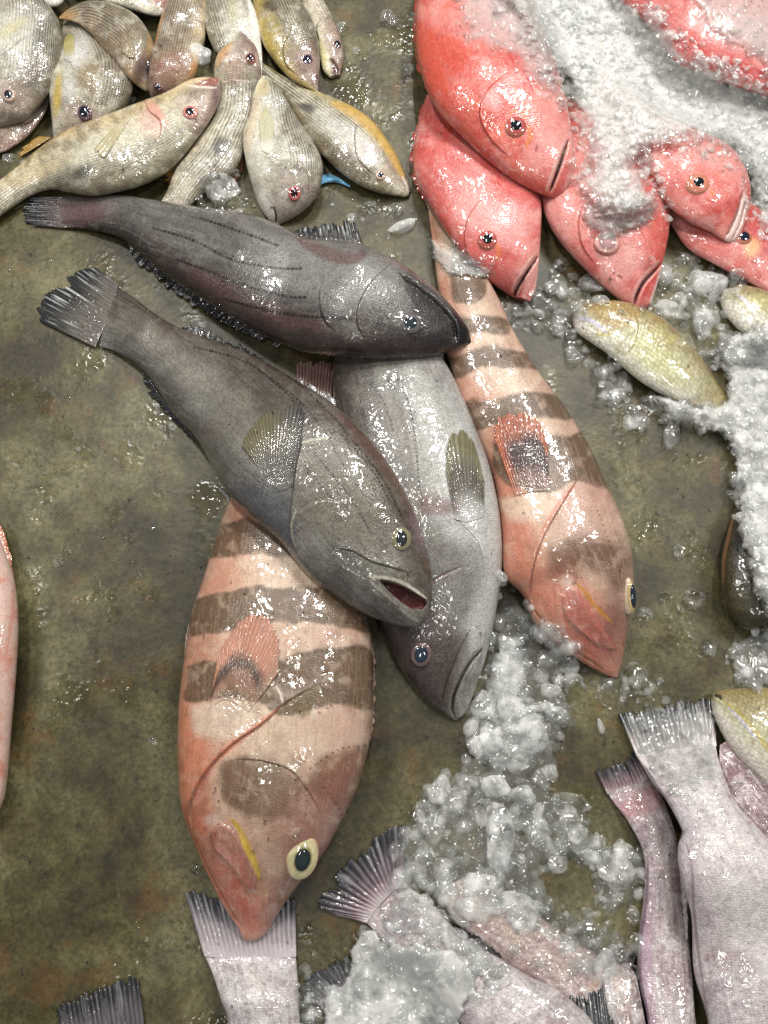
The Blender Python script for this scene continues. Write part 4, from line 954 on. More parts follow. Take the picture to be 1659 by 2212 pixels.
def x_r2(c):
    c.mix((204, 60, 56), c.poly([(915, 220), (960, 260), (1050, 340), (1160, 420), (1160, 460), (1060, 400), (950, 320)], 14, 8)*.45)
    c.mix((240, 176, 172), c.blob(1100, 480, 50, 40, -40, .7)*.6); c.mix((240, 190, 186), c.blob(1020, 440, 40, 60, -30, .8)*.4)
    c.line([(1070, 525), (1078, 545), (1072, 565)], 5, (226, 120, 44), .8)
    m = c.poly([(1134, 600), (1126, 622), (1119, 643), (1108, 642), (1112, 622), (1126, 598)], 3)
    c.mix((96, 24, 26), m*.95); c.d -= 18*m
    lips(c, [(1162, 552), (1148, 572), (1136, 590), (1122, 612), (1112, 634)])
    c.line([(1160, 560), (1152, 590), (1138, 620), (1130, 648)], 7, (238, 170, 160), .75)
    c.line([(1165, 548), (1163, 590), (1148, 640)], 4, (238, 200, 190), .6)
    c.mix((206, 70, 62), c.blob(1075, 580, 30, 26, 0, .8)*.3)
    gill(c, [(1040, 430), (1012, 470), (1004, 520), (1020, 560), (1050, 590)], -1, (204, 70, 66), 4, 24, 2.6, .4)
R2 = Fish('red_snapper', 'red snapper with its mouth hanging open and a spiny back, beside the ice', 'fish',
    [(1108, 642), (1060, 608), (1010, 562), (958, 490), (925, 436), (897, 380), (893, 325), (904, 262), (922, 205), (950, 150), (990, 90)],
    [(1145, 652), (1158, 620), (1165, 560), (1169, 490), (1168, 430), (1150, 370), (1120, 300), (1090, 220), (1060, 150), (1020, 90)], (0, 0), .42, M_RED, p_red(mid=(224, 112, 104), back=(220, 102, 92), extra=x_r2), GR)
R2.eye(1053, 518, 22, 22, 0, **Re)
R2.fin('dorsal_fin', [(918, 222), (902, 270), (893, 330), (898, 384), (920, 430)], [(906, 216), (892, 268), (882, 332), (888, 392), (912, 440)], M_FINSOFT, plaincol((206, 70, 60), (196, 56, 48), .3), (26, 24), rays=10, rag=9, ridge=1.5)
R4 = Fish('red_snapper', 'red snapper with whitish lips poking out of the ice at the right', 'fish',
    [(1592, 522), (1606, 500), (1616, 460), (1620, 412), (1606, 360), (1566, 312), (1500, 280), (1430, 250), (1360, 200), (1300, 160)],
    [(1586, 524), (1566, 520), (1536, 500), (1490, 478), (1443, 440), (1418, 392), (1384, 350), (1350, 300), (1310, 240), (1290, 180)], (30, 24), .42, M_RED,
    p_red(extra=lambda c: (c.mix((238, 176, 168), c.blob(1540, 340, 60, 24, 20, .7)*.6), c.mix((204, 66, 62), c.blob(1450, 400, 30, 30, 0, .8)*.4), c.mix((240, 220, 212), c.poly([(1608, 412), (1617, 440), (1606, 480), (1590, 520), (1566, 520), (1584, 480)], 5)*.8),
                           slit(c, [(1604, 414), (1596, 450), (1584, 482), (1566, 516)], 2.4, 6, (110, 40, 38), .8), slit(c, [(1612, 430), (1600, 480), (1580, 520)], 2, 4, (150, 60, 54), .6), c.line([(1535, 405), (1540, 425)], 4, (226, 130, 60), .8))), GR)
R4.eye(1507, 396, 27, 25, 0, iris=(206, 120, 92), rim=(222, 150, 110), pupil=(20, 26, 30), pr=.42)
def x_r1(c):
    c.mix((208, 72, 52), c.poly([(900, 40), (1000, 100), (1060, 220), (1040, 310), (960, 250), (905, 180)], 30, 14)*.6)
    c.mix((240, 186, 182), c.poly([(1000, -20), (1110, -20), (1170, 60), (1130, 90), (1060, 60)], 26, 14)*.7)
    c.mix((236, 186, 186), c.blob(1062, 220, 24, 16, 40, .6)*.55)
    c.mix((206, 58, 54), c.blob(1120, 130, 46, 26, 20, .8)*.5)
    c.mix((240, 170, 164), c.blob(1180, 310, 32, 70, 30, .8)*.55)
    c.line([(1140, 270), (1146, 292), (1136, 320)], 6, (224, 124, 36), .8); c.line([(1096, 250), (1110, 240), (1130, 246), (1140, 262)], 3, (222, 120, 50), .7)
    lips(c, [(1228, 300), (1216, 336), (1202, 376), (1186, 418)])
    c.mix((214, 52, 44), c.poly([(1222, 330), (1212, 370), (1194, 418), (1208, 424), (1228, 370)], 5)*.5)
    c.line([(1160, 310), (1158, 330)], 3, (130, 50, 40), .6)
    gill(c, [(1100, 150), (1050, 200), (1036, 250), (1060, 300), (1100, 340)], -1, (206, 60, 54), 5, 30, 2.6, .35)
R1 = Fish('red_snapper', 'biggest red snapper, lying on the open-mouthed one left of the ice heap', 'fish',
    [(1196, 428), (1160, 414), (1110, 386), (1062, 350), (1010, 302), (960, 252), (925, 200), (903, 130), (897, 60), (906, -30), (940, -110), (990, -180)],
    [(1200, 428), (1222, 410), (1238, 376), (1240, 330), (1232, 270), (1214, 190), (1185, 90), (1150, 0), (1110, -90), (1050, -170)], (34, 30), .42, M_RED, p_red(mid=(230, 118, 106), back=(222, 98, 72), extra=x_r1), GR)
R1.eye(1114, 273, 25, 23, 0, **Re)
R1.fin('dorsal_fin', [(925, 200), (902, 130), (896, 60), (904, -20)], [(918, 204), (896, 132), (890, 60), (898, -22)], M_FINSOFT, plaincol((206, 80, 50), (190, 70, 44), .3), (64, 60), rays=10, rag=4)

Fish.calm = .88
# ================================================================== greenish parrotfish
GW = 'small greenish fish with rounded pale snouts'
def p_par(extra=None):
    def f(c):
        c.base((228, 224, 206), (190, 185, 144), (140, 122, 76))
        c.mottle((200, 192, 104), 40, .5, .72, .2, 1); c.mottle((160, 130, 74), 26, .5, .75, .35, 2)
        c.relief(40, 3)
        if extra: extra(c)
    return f
W1 = Fish('pale_green_fish', 'whole greenish yellow fish half out of the ice, rounded white snout to the left', 'fish',
    [(1236, 686), (1240, 672), (1252, 664), (1279, 655), (1308, 650), (1350, 653), (1384, 666), (1426, 687), (1468, 720), (1502, 758), (1536, 806), (1562, 845), (1580, 880)],
    [(1236, 690), (1240, 706), (1252, 722), (1276, 739), (1308, 760), (1338, 785), (1367, 810), (1394, 830), (1428, 850), (1468, 872), (1512, 886), (1550, 896), (1576, 904)], (0, 0), .5, M_PARROT,
    p_par(lambda c: (c.mix((176, 142, 72), c.poly([(1250, 668), (1310, 650), (1380, 668), (1372, 700), (1330, 706), (1290, 690)], 10, 6)*.7), c.mix((230, 218, 214), c.blob(1248, 696, 18, 18, 0, .6)*.8),
                     c.line([(1246, 686), (1275, 692), (1296, 706), (1312, 722)], 4.5, (206, 196, 226), .85), c.line([(1286, 722), (1312, 722), (1324, 716)], 4, (206, 186, 40), .6),
                     c.line([(1370, 700), (1378, 718), (1376, 738)], 3, (196, 186, 206), .6), gill(c, [(1366, 668), (1378, 700), (1372, 740), (1350, 770)], 1, (170, 140, 70), 3, 16, 3, .5), c.line([(1256, 704), (1262, 712)], 2, (120, 80, 70), .8),
                     c.mix((206, 206, 120), c.blob(1420, 780, 70, 30, 38, .8)*.5), c.mix((186, 176, 96), c.poly([(1380, 704), (1430, 708), (1462, 736), (1440, 748), (1384, 732)], 8)*.4))), GW)
W1.eye(1311, 657, 9, 7, 10, iris=(206, 196, 120), rim=(176, 150, 90), pupil=(70, 66, 60), pr=.6, nup=.2)
W2 = Fish('pale_green_fish', 'pale green fish at the right edge with its snout resting on the ice', 'fish',
    [(1555, 644), (1562, 630), (1578, 621), (1605, 617), (1660, 632), (1720, 670), (1780, 730)], [(1555, 648), (1562, 668), (1580, 694), (1610, 722), (1660, 742), (1720, 760), (1780, 765)], (6, 6), .5, M_PARROT,
    p_par(lambda c: (c.mix((226, 218, 206), c.poly([(1555, 640), (1600, 650), (1659, 690), (1659, 740), (1600, 720), (1570, 680)], 10)*.6), c.line([(1590, 636), (1612, 650), (1632, 672)], 4.5, (204, 196, 226), .8), c.mix((206, 190, 110), c.blob(1640, 650, 30, 14, 10, .6)*.5))), GW)
W3 = Fish('pale_green_fish', 'greenish fish at the right edge with a tiny dark mouth and a white underside', 'fish',
    [(1536, 1508), (1541, 1498), (1555, 1491), (1590, 1487), (1660, 1486), (1740, 1520), (1810, 1600)], [(1536, 1512), (1540, 1535), (1552, 1568), (1575, 1610), (1612, 1658), (1659, 1712), (1720, 1760), (1800, 1780)], (14, 14), .5, M_PARROT,
    p_par(lambda c: (c.mix((230, 222, 206), c.poly([(1537, 1520), (1556, 1530), (1600, 1590), (1659, 1660), (1659, 1720), (1600, 1650), (1560, 1590)], 9)*.85), c.mix((160, 146, 90), c.poly([(1560, 1492), (1659, 1488), (1659, 1560), (1610, 1550)], 14)*.6), c.line([(1560, 1512), (1600, 1545), (1640, 1590), (1665, 1630)], 7, (200, 180, 80), .7),
                     c.line([(1570, 1524), (1605, 1560), (1640, 1604)], 4, (200, 196, 226), .7), slit(c, [(1542, 1502), (1554, 1504), (1560, 1512)], 4, 4, (40, 30, 22), .9))), GW)

# ================================================================== pale mottled fish at the bottom
GP = 'pale pinkish mottled fish with dark tails at the bottom'
def pale(label, up_, low_, z_, fat_=.4, extra=None, **kw):
    return Fish('pale_mottled_fish', label, 'fish', up_, low_, z_, fat_, M_PALE, p_pale(extra=extra, **kw), GP)
ptail = lambda: tailcol((176, 152, 158), (110, 106, 112), e0=.5, amt=.8, stre=.35, edge=(34, 36, 42), streak=(206, 204, 206))
P1 = pale('pale mottled fish with its broad tail under the snout of the big banded grouper',
    [(650, 2700), (700, 2600), (720, 2450), (690, 2330), (652, 2222), (646, 2160), (643, 2110), (638, 2060)], [(640, 2700), (560, 2600), (500, 2450), (486, 2330), (494, 2222), (474, 2150), (458, 2100), (440, 2060)], (0, 0), .38,
    extra=lambda c: c.mix((196, 176, 186), c.blob(540, 2050, 110, 30, 0, .6)*.6), dark=.35)
P1.fin('tail_fin', [(442, 2066), (540, 2076), (640, 2066)], [(396, 1916), (470, 1936), (560, 1955), (638, 1925)], M_FINSOFT, tailcol((186, 172, 176), (120, 114, 122), e0=.5, amt=.9, stre=.35, edge=(36, 38, 46), streak=(210, 206, 210)), (12, 3), rays=20, rag=8, ridge=1.5)
P2 = pale('pale mottled fish at the bottom left, only its dark tail inside the frame',
    [(260, 2800), (330, 2650), (350, 2500), (330, 2380), (322, 2290)], [(240, 2800), (180, 2650), (150, 2500), (150, 2380), (150, 2290)], (0, 0), .38)
P2.fin('tail_fin', [(150, 2300), (240, 2310), (322, 2300)], [(121, 2176), (185, 2142), (238, 2120), (298, 2094)], M_FIN, tailcol((110, 100, 106), (84, 80, 84), e0=.62, amt=.8, stre=.35, edge=(30, 32, 36)), (12, 4), rays=18, rag=9, ridge=1.8)
P5 = pale('pale mottled fish buried under the ice slab, black tail edge showing at its left',
    [(1050, 2500), (1000, 2360), (900, 2240), (800, 2160), (765, 2120)], [(1040, 2510), (900, 2440), (780, 2300), (720, 2220), (690, 2170)], (0, 0), .35)
P5.fin('tail_fin', [(690, 2172), (730, 2150), (768, 2120)], [(646, 2150), (660, 2112), (700, 2085), (752, 2058)], M_FIN, tailcol((100, 94, 98), (60, 60, 64), e0=.3, amt=.8, stre=.3), (10, 5), rays=12, rag=7)
P4 = pale('brown speckled pale fish coming out from under loose ice, above the dark spiny ridge',
    [(1480, 2380), (1420, 2250), (1340, 2140), (1290, 2070), (1240, 2030), (1180, 1990), (1120, 1950), (1060, 1915), (1010, 1890)], [(1470, 2400), (1330, 2330), (1230, 2220), (1160, 2140), (1090, 2080), (1030, 2030), (980, 1990), (960, 1950), (955, 1920)], (0, 0), .34,
    mid=(190, 166, 152), back=(176, 150, 138), belly=(186, 160, 150), dark=.6)
P3 = pale('pale pinkish fish with a fanned dark tail between the banded snout and loose ice',
    [(1460, 2560), (1400, 2400), (1300, 2230), (1215, 2145), (1150, 2112), (1090, 2076), (1030, 2040), (985, 2008), (940, 1960), (890, 1920), (870, 1905)], [(1450, 2580), (1300, 2500), (1150, 2380), (1040, 2260), (960, 2170), (900, 2100), (850, 2060), (815, 2020), (790, 1990)], (4, 4), .36,
    mid=(200, 188, 188), extra=lambda c: (c.mix((170, 130, 142), c.blob(860, 1975, 60, 40, 40, .7)*.5), c.mix((110, 74, 76), c.blob(1070, 2110, 26, 9, 40, .6)*.6)))
P3.fin('tail_fin', [(868, 1908), (826, 1950), (792, 1994)], [(880, 1768), (820, 1796), (745, 1866), (684, 1942), (690, 1962), (730, 1978)], M_FIN, tailcol((128, 96, 108), (74, 72, 78), e0=.35, amt=.75, stre=.45, edge=(34, 36, 40), streak=(170, 168, 176)), (14, 4), rays=18, rag=9, ridge=2.0)
P3.fin('dorsal_fin', [(988, 2008), (1040, 2044), (1100, 2080), (1160, 2116), (1212, 2142)], [(986, 1994), (1044, 2030), (1110, 2066), (1172, 2104), (1212, 2136)], M_FIN, plaincol((58, 58, 64), (34, 36, 42), .4), (30, 34), rays=16, rag=10, ridge=2)
P10 = pale('brownish narrow fish at the bottom between the dark tail and the big pale pair',
    [(1480, 2560), (1440, 2400), (1405, 2260), (1385, 2160), (1374, 2110), (1360, 2085)], [(1470, 2560), (1380, 2420), (1335, 2280), (1310, 2190), (1300, 2130), (1305, 2095)], (0, 0), .4, mid=(176, 156, 146), back=(120, 100, 98), dark=.7)
P10.fin('tail_fin', [(1304, 2100), (1330, 2090), (1362, 2090)], [(1290, 2060), (1330, 2050), (1380, 2062)], M_FIN, plaincol((90, 84, 88), (60, 58, 62), .3), (9, 5), rays=9, rag=6)
P6 = pale('pale mottled fish at the bottom, its black tail fanning over the brownish narrow one',
    [(1330, 2800), (1380, 2650), (1390, 2500), (1360, 2380), (1345, 2300)], [(1300, 2800), (1220, 2650), (1190, 2500), (1190, 2380), (1180, 2300)], (10, 20), .35)
P6.fin('tail_fin', [(1180, 2305), (1260, 2310), (1345, 2305)], [(1128, 2196), (1192, 2142), (1250, 2122), (1298, 2108), (1316, 2140)], M_FIN, tailcol((84, 82, 86), (62, 62, 66), e0=.45, amt=.7, stre=.3), (30, 40), rays=18, rag=9, ridge=2.0)
P7 = pale('slimmer pale fish of the right-hand pair with a pink blush behind its black tail',
    [(1450, 2700), (1500, 2500), (1510, 2300), (1500, 2180), (1490, 2050), (1475, 1930), (1466, 1840), (1450, 1770), (1424, 1710), (1400, 1675)], [(1440, 2700), (1400, 2500), (1395, 2300), (1400, 2212), (1378, 2110), (1380, 2020), (1392, 1920), (1388, 1840), (1356, 1775), (1326, 1735), (1312, 1712)], (0, 0), .4,
    mid=(180, 164, 164), back=(140, 124, 124), belly=(182, 160, 168), dark=.5,
    extra=lambda c: (c.mix((186, 90, 98), c.blob(1374, 1740, 50, 24, -24, .9)*.55), c.mix((96, 70, 66), c.poly([(1445, 1850), (1466, 1860), (1470, 2000), (1450, 2010)], 9)*.5), c.mix((196, 160, 182), c.poly([(1385, 1960), (1400, 1960), (1410, 2212), (1385, 2212)], 10)*.6), c.line([(1400, 1860), (1396, 1950), (1382, 2040), (1384, 2120), (1405, 2212)], 5, (96, 78, 92), .6)))
P7.fin('tail_fin', [(1312, 1716), (1356, 1712), (1402, 1682)], [(1286, 1664), (1320, 1652), (1374, 1620)], M_FIN, tailcol((156, 116, 122), (104, 98, 106), e0=.35, amt=.85, stre=.3, edge=(26, 28, 34)), (8, 4), rays=12, rag=6)
P9 = pale('dull pinkish fish between the largest pale fish and the small dark-mouthed snout',
    [(1900, 2000), (1820, 1850), (1720, 1740), (1640, 1680), (1600, 1640), (1570, 1600)], [(1880, 2020), (1760, 1960), (1680, 1880), (1610, 1790), (1570, 1720), (1555, 1650), (1555, 1610)], (0, 0), .35, mid=(150, 116, 122), belly=(140, 110, 118), back=(120, 96, 100))
P8 = pale('largest pale mottled fish at the right, silvery white with a frosted dark-edged tail',
    [(1640, 2700), (1760, 2500), (1800, 2300), (1790, 2120), (1750, 1960), (1690, 1850), (1630, 1780), (1590, 1735), (1568, 1690), (1552, 1640), (1545, 1605)], [(1600, 2700), (1540, 2500), (1524, 2300), (1530, 2212), (1500, 2100), (1494, 1980), (1468, 1880), (1466, 1825), (1474, 1796), (1440, 1730), (1412, 1695), (1385, 1650), (1374, 1628)], (20, 20, 10), .34,
    mid=(216, 208, 206), belly=(206, 194, 198), back=(206, 196, 198), dark=.4,
    extra=lambda c: (c.mix((236, 226, 222), c.blob(1600, 1950, 70, 160, -12, .8)*.5), c.mix((130, 92, 84), c.blob(1570, 2070, 60, 26, 20, .8)*.4), c.line([(1480, 1810), (1494, 1870), (1500, 1980), (1512, 2080), (1530, 2200)], 4, (128, 104, 112), .6),
                     c.line([(1380, 1640), (1420, 1700), (1476, 1800)], 5, (76, 62, 74), .7)))
P8.fin('tail_fin', [(1376, 1634), (1450, 1640), (1548, 1612)], [(1333, 1540), (1400, 1530), (1470, 1514), (1536, 1500)], M_FIN, tailcol((170, 156, 154), (110, 106, 106), e0=.4, amt=.9, stre=.25, edge=(34, 36, 42), streak=(206, 204, 204)), (26, 6), rays=18, rag=8)
P7.fin('anal_fin', [(1466, 1830), (1468, 1880), (1474, 1950), (1482, 2030)], [(1474, 1790), (1478, 1850), (1486, 1940), (1486, 2030)], M_FINSOFT, plaincol((190, 170, 176), (160, 150, 160), .4), (44, 48), rays=12, rag=4)
# ================================================================== left edge and dark one at the right
L1 = Fish('pink_fish', 'peach pink fish at the left edge, only a sliver of its side showing', 'fish',
    [(-60, 1850), (0, 1745), (14, 1680), (24, 1560), (34, 1440), (38, 1340), (30, 1255), (10, 1190), (-20, 1120), (-60, 1050)], [(-70, 1850), (-160, 1740), (-190, 1560), (-190, 1380), (-150, 1220), (-90, 1060)], (0, 0), .45, M_BAND,
    lambda c: (c.base((222, 206, 200), (214, 160, 136), (214, 178, 164)), c.mottle((214, 120, 90), 40, .5, .7, .6, 1), c.relief(40, 3), c.line([(30, 1260), (26, 1330), (12, 1420)], 5, (206, 120, 100), .5)))
L1.fin('dorsal_fin', [(30, 1255), (12, 1195), (-15, 1130)], [(34, 1262), (22, 1190), (-6, 1110)], M_FINSOFT, plaincol((214, 130, 90), (206, 120, 80), .4), (30, 26), rays=9, rag=6)
D1 = Fish('dark_fish', 'dark olive fish mostly buried under the thick ice at the right edge', 'fish',
    [(1780, 1500), (1720, 1420), (1659, 1366), (1610, 1360), (1580, 1325), (1562, 1270), (1560, 1205), (1572, 1150), (1588, 1095), (1600, 1040)], [(1790, 1490), (1790, 1360), (1760, 1240), (1720, 1150), (1670, 1080), (1615, 1040)], (0, 0), .45, M_GROUPER,
    lambda c: (c.base((70, 64, 44), (60, 58, 46), (66, 60, 36)), c.mottle((96, 88, 56), 30, .5, .7, .5, 1), c.mix((44, 46, 52), c.blob(1600, 1160, 16, 60, 8, .6)*.7), c.line([(1588, 1100), (1576, 1150), (1564, 1205), (1562, 1265)], 4, (150, 96, 56), .7), c.relief(30, 3)))
# ================================================================== ice
import bmesh
def ice_mat(name, cloud, clear_tint=(.97, .985, .98), rough=.04, white=(.97, .97, .95), bump=.32, bscale=170, spread=.2, sheet=False, tone=True, refr=.5, rim=.9):
    """wet crushed ice: clear where thin, milky where it holds air, bright on its rims"""
    m, nt, out, N = nodes(name); L = nt.links.new
    ge = N('ShaderNodeNewGeometry')
    n1 = N('ShaderNodeTexNoise'); L(ge.outputs['Position'], n1.inputs['Vector']); setin(n1, Scale=85.0, Detail=3.0, Roughness=.6)
    n2 = N('ShaderNodeTexNoise'); L(ge.outputs['Position'], n2.inputs['Vector']); setin(n2, Scale=float(bscale), Detail=1.5, Roughness=.5)
    b = N('ShaderNodeBump'); setin(b, Strength=bump, Distance=.0024); L(n2.outputs['Fac'], b.inputs['Height'])
    di = N('ShaderNodeBsdfDiffuse'); di.inputs[0].default_value = (*white, 1)
    if sheet: L(b.outputs[0], di.inputs['Normal'])
    tl = N('ShaderNodeBsdfTranslucent'); tl.inputs[0].default_value = (*white, 1)
    mw = N('ShaderNodeMixShader'); mw.inputs[0].default_value = .3; L(di.outputs[0], mw.inputs[1]); L(tl.outputs[0], mw.inputs[2])
    tr = N('ShaderNodeBsdfTransparent'); tr.inputs[0].default_value = (*clear_tint, 1)
    clear = tr
    if not sheet:
        rf = N('ShaderNodeBsdfRefraction'); rf.inputs['Color'].default_value = (*clear_tint, 1); rf.inputs['IOR'].default_value = 1.2; rf.inputs['Roughness'].default_value = .05; L(b.outputs[0], rf.inputs['Normal'])
        mc = N('ShaderNodeMixShader'); mc.inputs[0].default_value = refr; L(tr.outputs[0], mc.inputs[1]); L(rf.outputs[0], mc.inputs[2]); clear = mc
    mr = N('ShaderNodeMapRange'); L(n1.outputs['Fac'], mr.inputs[0]); setin(mr, From_Min=.36, From_Max=.66, To_Min=cloud-spread, To_Max=cloud+spread)
    lw = N('ShaderNodeLayerWeight'); lw.inputs[0].default_value = .5
    e0 = N('ShaderNodeMath', operation='POWER'); L(lw.outputs['Facing'], e0.inputs[0]); e0.inputs[1].default_value = 3.5
    e = N('ShaderNodeMath', operation='MULTIPLY'); L(e0.outputs[0], e.inputs[0]); e.inputs[1].default_value = .0 if sheet else rim
    ad = N('ShaderNodeMath', operation='ADD'); L(mr.outputs[0], ad.inputs[0]); L(e.outputs[0], ad.inputs[1])
    last = ad
    if tone:
        at_ = N('ShaderNodeAttribute'); at_.attribute_name = 'tone'
        mu = N('ShaderNodeMath', operation='MULTIPLY'); L(ad.outputs[0], mu.inputs[0]); L(at_.outputs['Fac'], mu.inputs[1]); last = mu
    cl = N('ShaderNodeClamp'); L(last.outputs[0], cl.inputs[0])
    m1 = N('ShaderNodeMixShader'); L(cl.outputs[0], m1.inputs[0]); L(clear.outputs[0], m1.inputs[1]); L(mw.outputs[0], m1.inputs[2])
    gl = N('ShaderNodeBsdfGlossy'); gl.inputs['Roughness'].default_value = rough; L(b.outputs[0], gl.inputs['Normal'])
    fr = N('ShaderNodeFresnel'); fr.inputs[0].default_value = 1.55; L(b.outputs[0], fr.inputs['Normal'])
    fa = fr
    if tone and sheet:
        sm = N('ShaderNodeMapRange'); L(at_.outputs['Fac'], sm.inputs[0]); setin(sm, From_Min=.0, From_Max=.2)
        fa = N('ShaderNodeMath', operation='MULTIPLY'); L(fr.outputs[0], fa.inputs[0]); L(sm.outputs[0], fa.inputs[1])
    m2 = N('ShaderNodeMixShader'); L(fa.outputs[0], m2.inputs[0]); L(m1.outputs[0], m2.inputs[1]); L(gl.outputs[0], m2.inputs[2])
    last = m2
    if not sheet:      # light leaves through the far side unhindered
        tb = N('ShaderNodeBsdfTransparent'); m3 = N('ShaderNodeMixShader'); L(ge.outputs['Backfacing'], m3.inputs[0]); L(m2.outputs[0], m3.inputs[1]); L(tb.outputs[0], m3.inputs[2]); last = m3
    L(last.outputs[0], out.inputs['Surface'])
    return m
I_CLEAR = ice_mat('clear ice', .10, spread=.14, tone=False, rim=.5)
I_CLOUD = ice_mat('cloudy ice', .28, spread=.2, tone=False, rim=.5)
I_WHITE = ice_mat('white ice', .42, spread=.2, tone=False)
I_FILM = ice_mat('frost film', .90, sheet=True, spread=.12, bump=.22, bscale=170, white=(.84, .835, .81))
I_GRAIN = ice_mat('crushed ice grains', .19, spread=.12, rim=.42)

def ico(sub, seed, rough=.22, planes=7, lo=.62, hi=.95):
    bm = bmesh.new(); bmesh.ops.create_icosphere(bm, subdivisions=sub, radius=1)
    V = np.array([v.co[:] for v in bm.verts]); F = np.array([[v.index for v in f.verts] for f in bm.faces]); bm.free()
    r = np.random.RandomState(seed)
    d = 1+0*V[:, 0]
    for k in range(planes):                                   # flat broken faces
        n = r.normal(size=3); n /= np.linalg.norm(n); h = r.uniform(lo, hi)
        q = V@n; d = np.where(q*d > h, np.minimum(d, h/np.maximum(q, .2)), d)
    nz = sum(np.sin(V@r.normal(size=3)*f+r.uniform(0, 6))*a for f, a in ((2.2, .1), (3.5, .07), (6, .04)))
    return V*(d*(1+rough*nz*3))[:, None], F
rng = np.random.RandomState(5)
TPL = [ico(3, 100+i, .24) for i in range(4)]+[ico(3, 130+i, .03, 22, .5, .9) for i in range(5)]
CH_ME = []
for i, (v_, f_) in enumerate(TPL):
    CH_ME.append({m.name: None for m in (I_CLEAR, I_CLOUD, I_WHITE)})
def chunk_mesh(i, mat):
    if CH_ME[i][mat.name] is None:
        me = mesh_np('ice_chunk', TPL[i][0], TPL[i][1]); me.materials.append(mat); CH_ME[i][mat.name] = me
        me.polygons.foreach_set('use_smooth', np.full(len(me.polygons), i < 4))
    return CH_ME[i][mat.name]
def chunk(x, y, rx, ry, ang=0, mat=None, label=None, group=None, flat=.6, i=None, sink=.35):
    mat = mat or I_CLOUD
    z = zsm(x, y, min(rx, ry)*.5)/K; h = min(rx, ry)*flat
    o = bpy.data.objects.new('ice_chunk', chunk_mesh(rng.randint(9) if i is None else i, mat)); COL.objects.link(o)
    zc = (z+h*(1-sink))*K
    o.location = Vector(at(x, y, zc)); o.scale = (rx*K, ry*K, h*K)
    o.rotation_euler = (rng.uniform(-.2, .2), rng.uniform(-.2, .2), math.radians(-ang))
    o['label'] = label; o['category'] = 'ice'
    if group: o['group'] = group
    return o

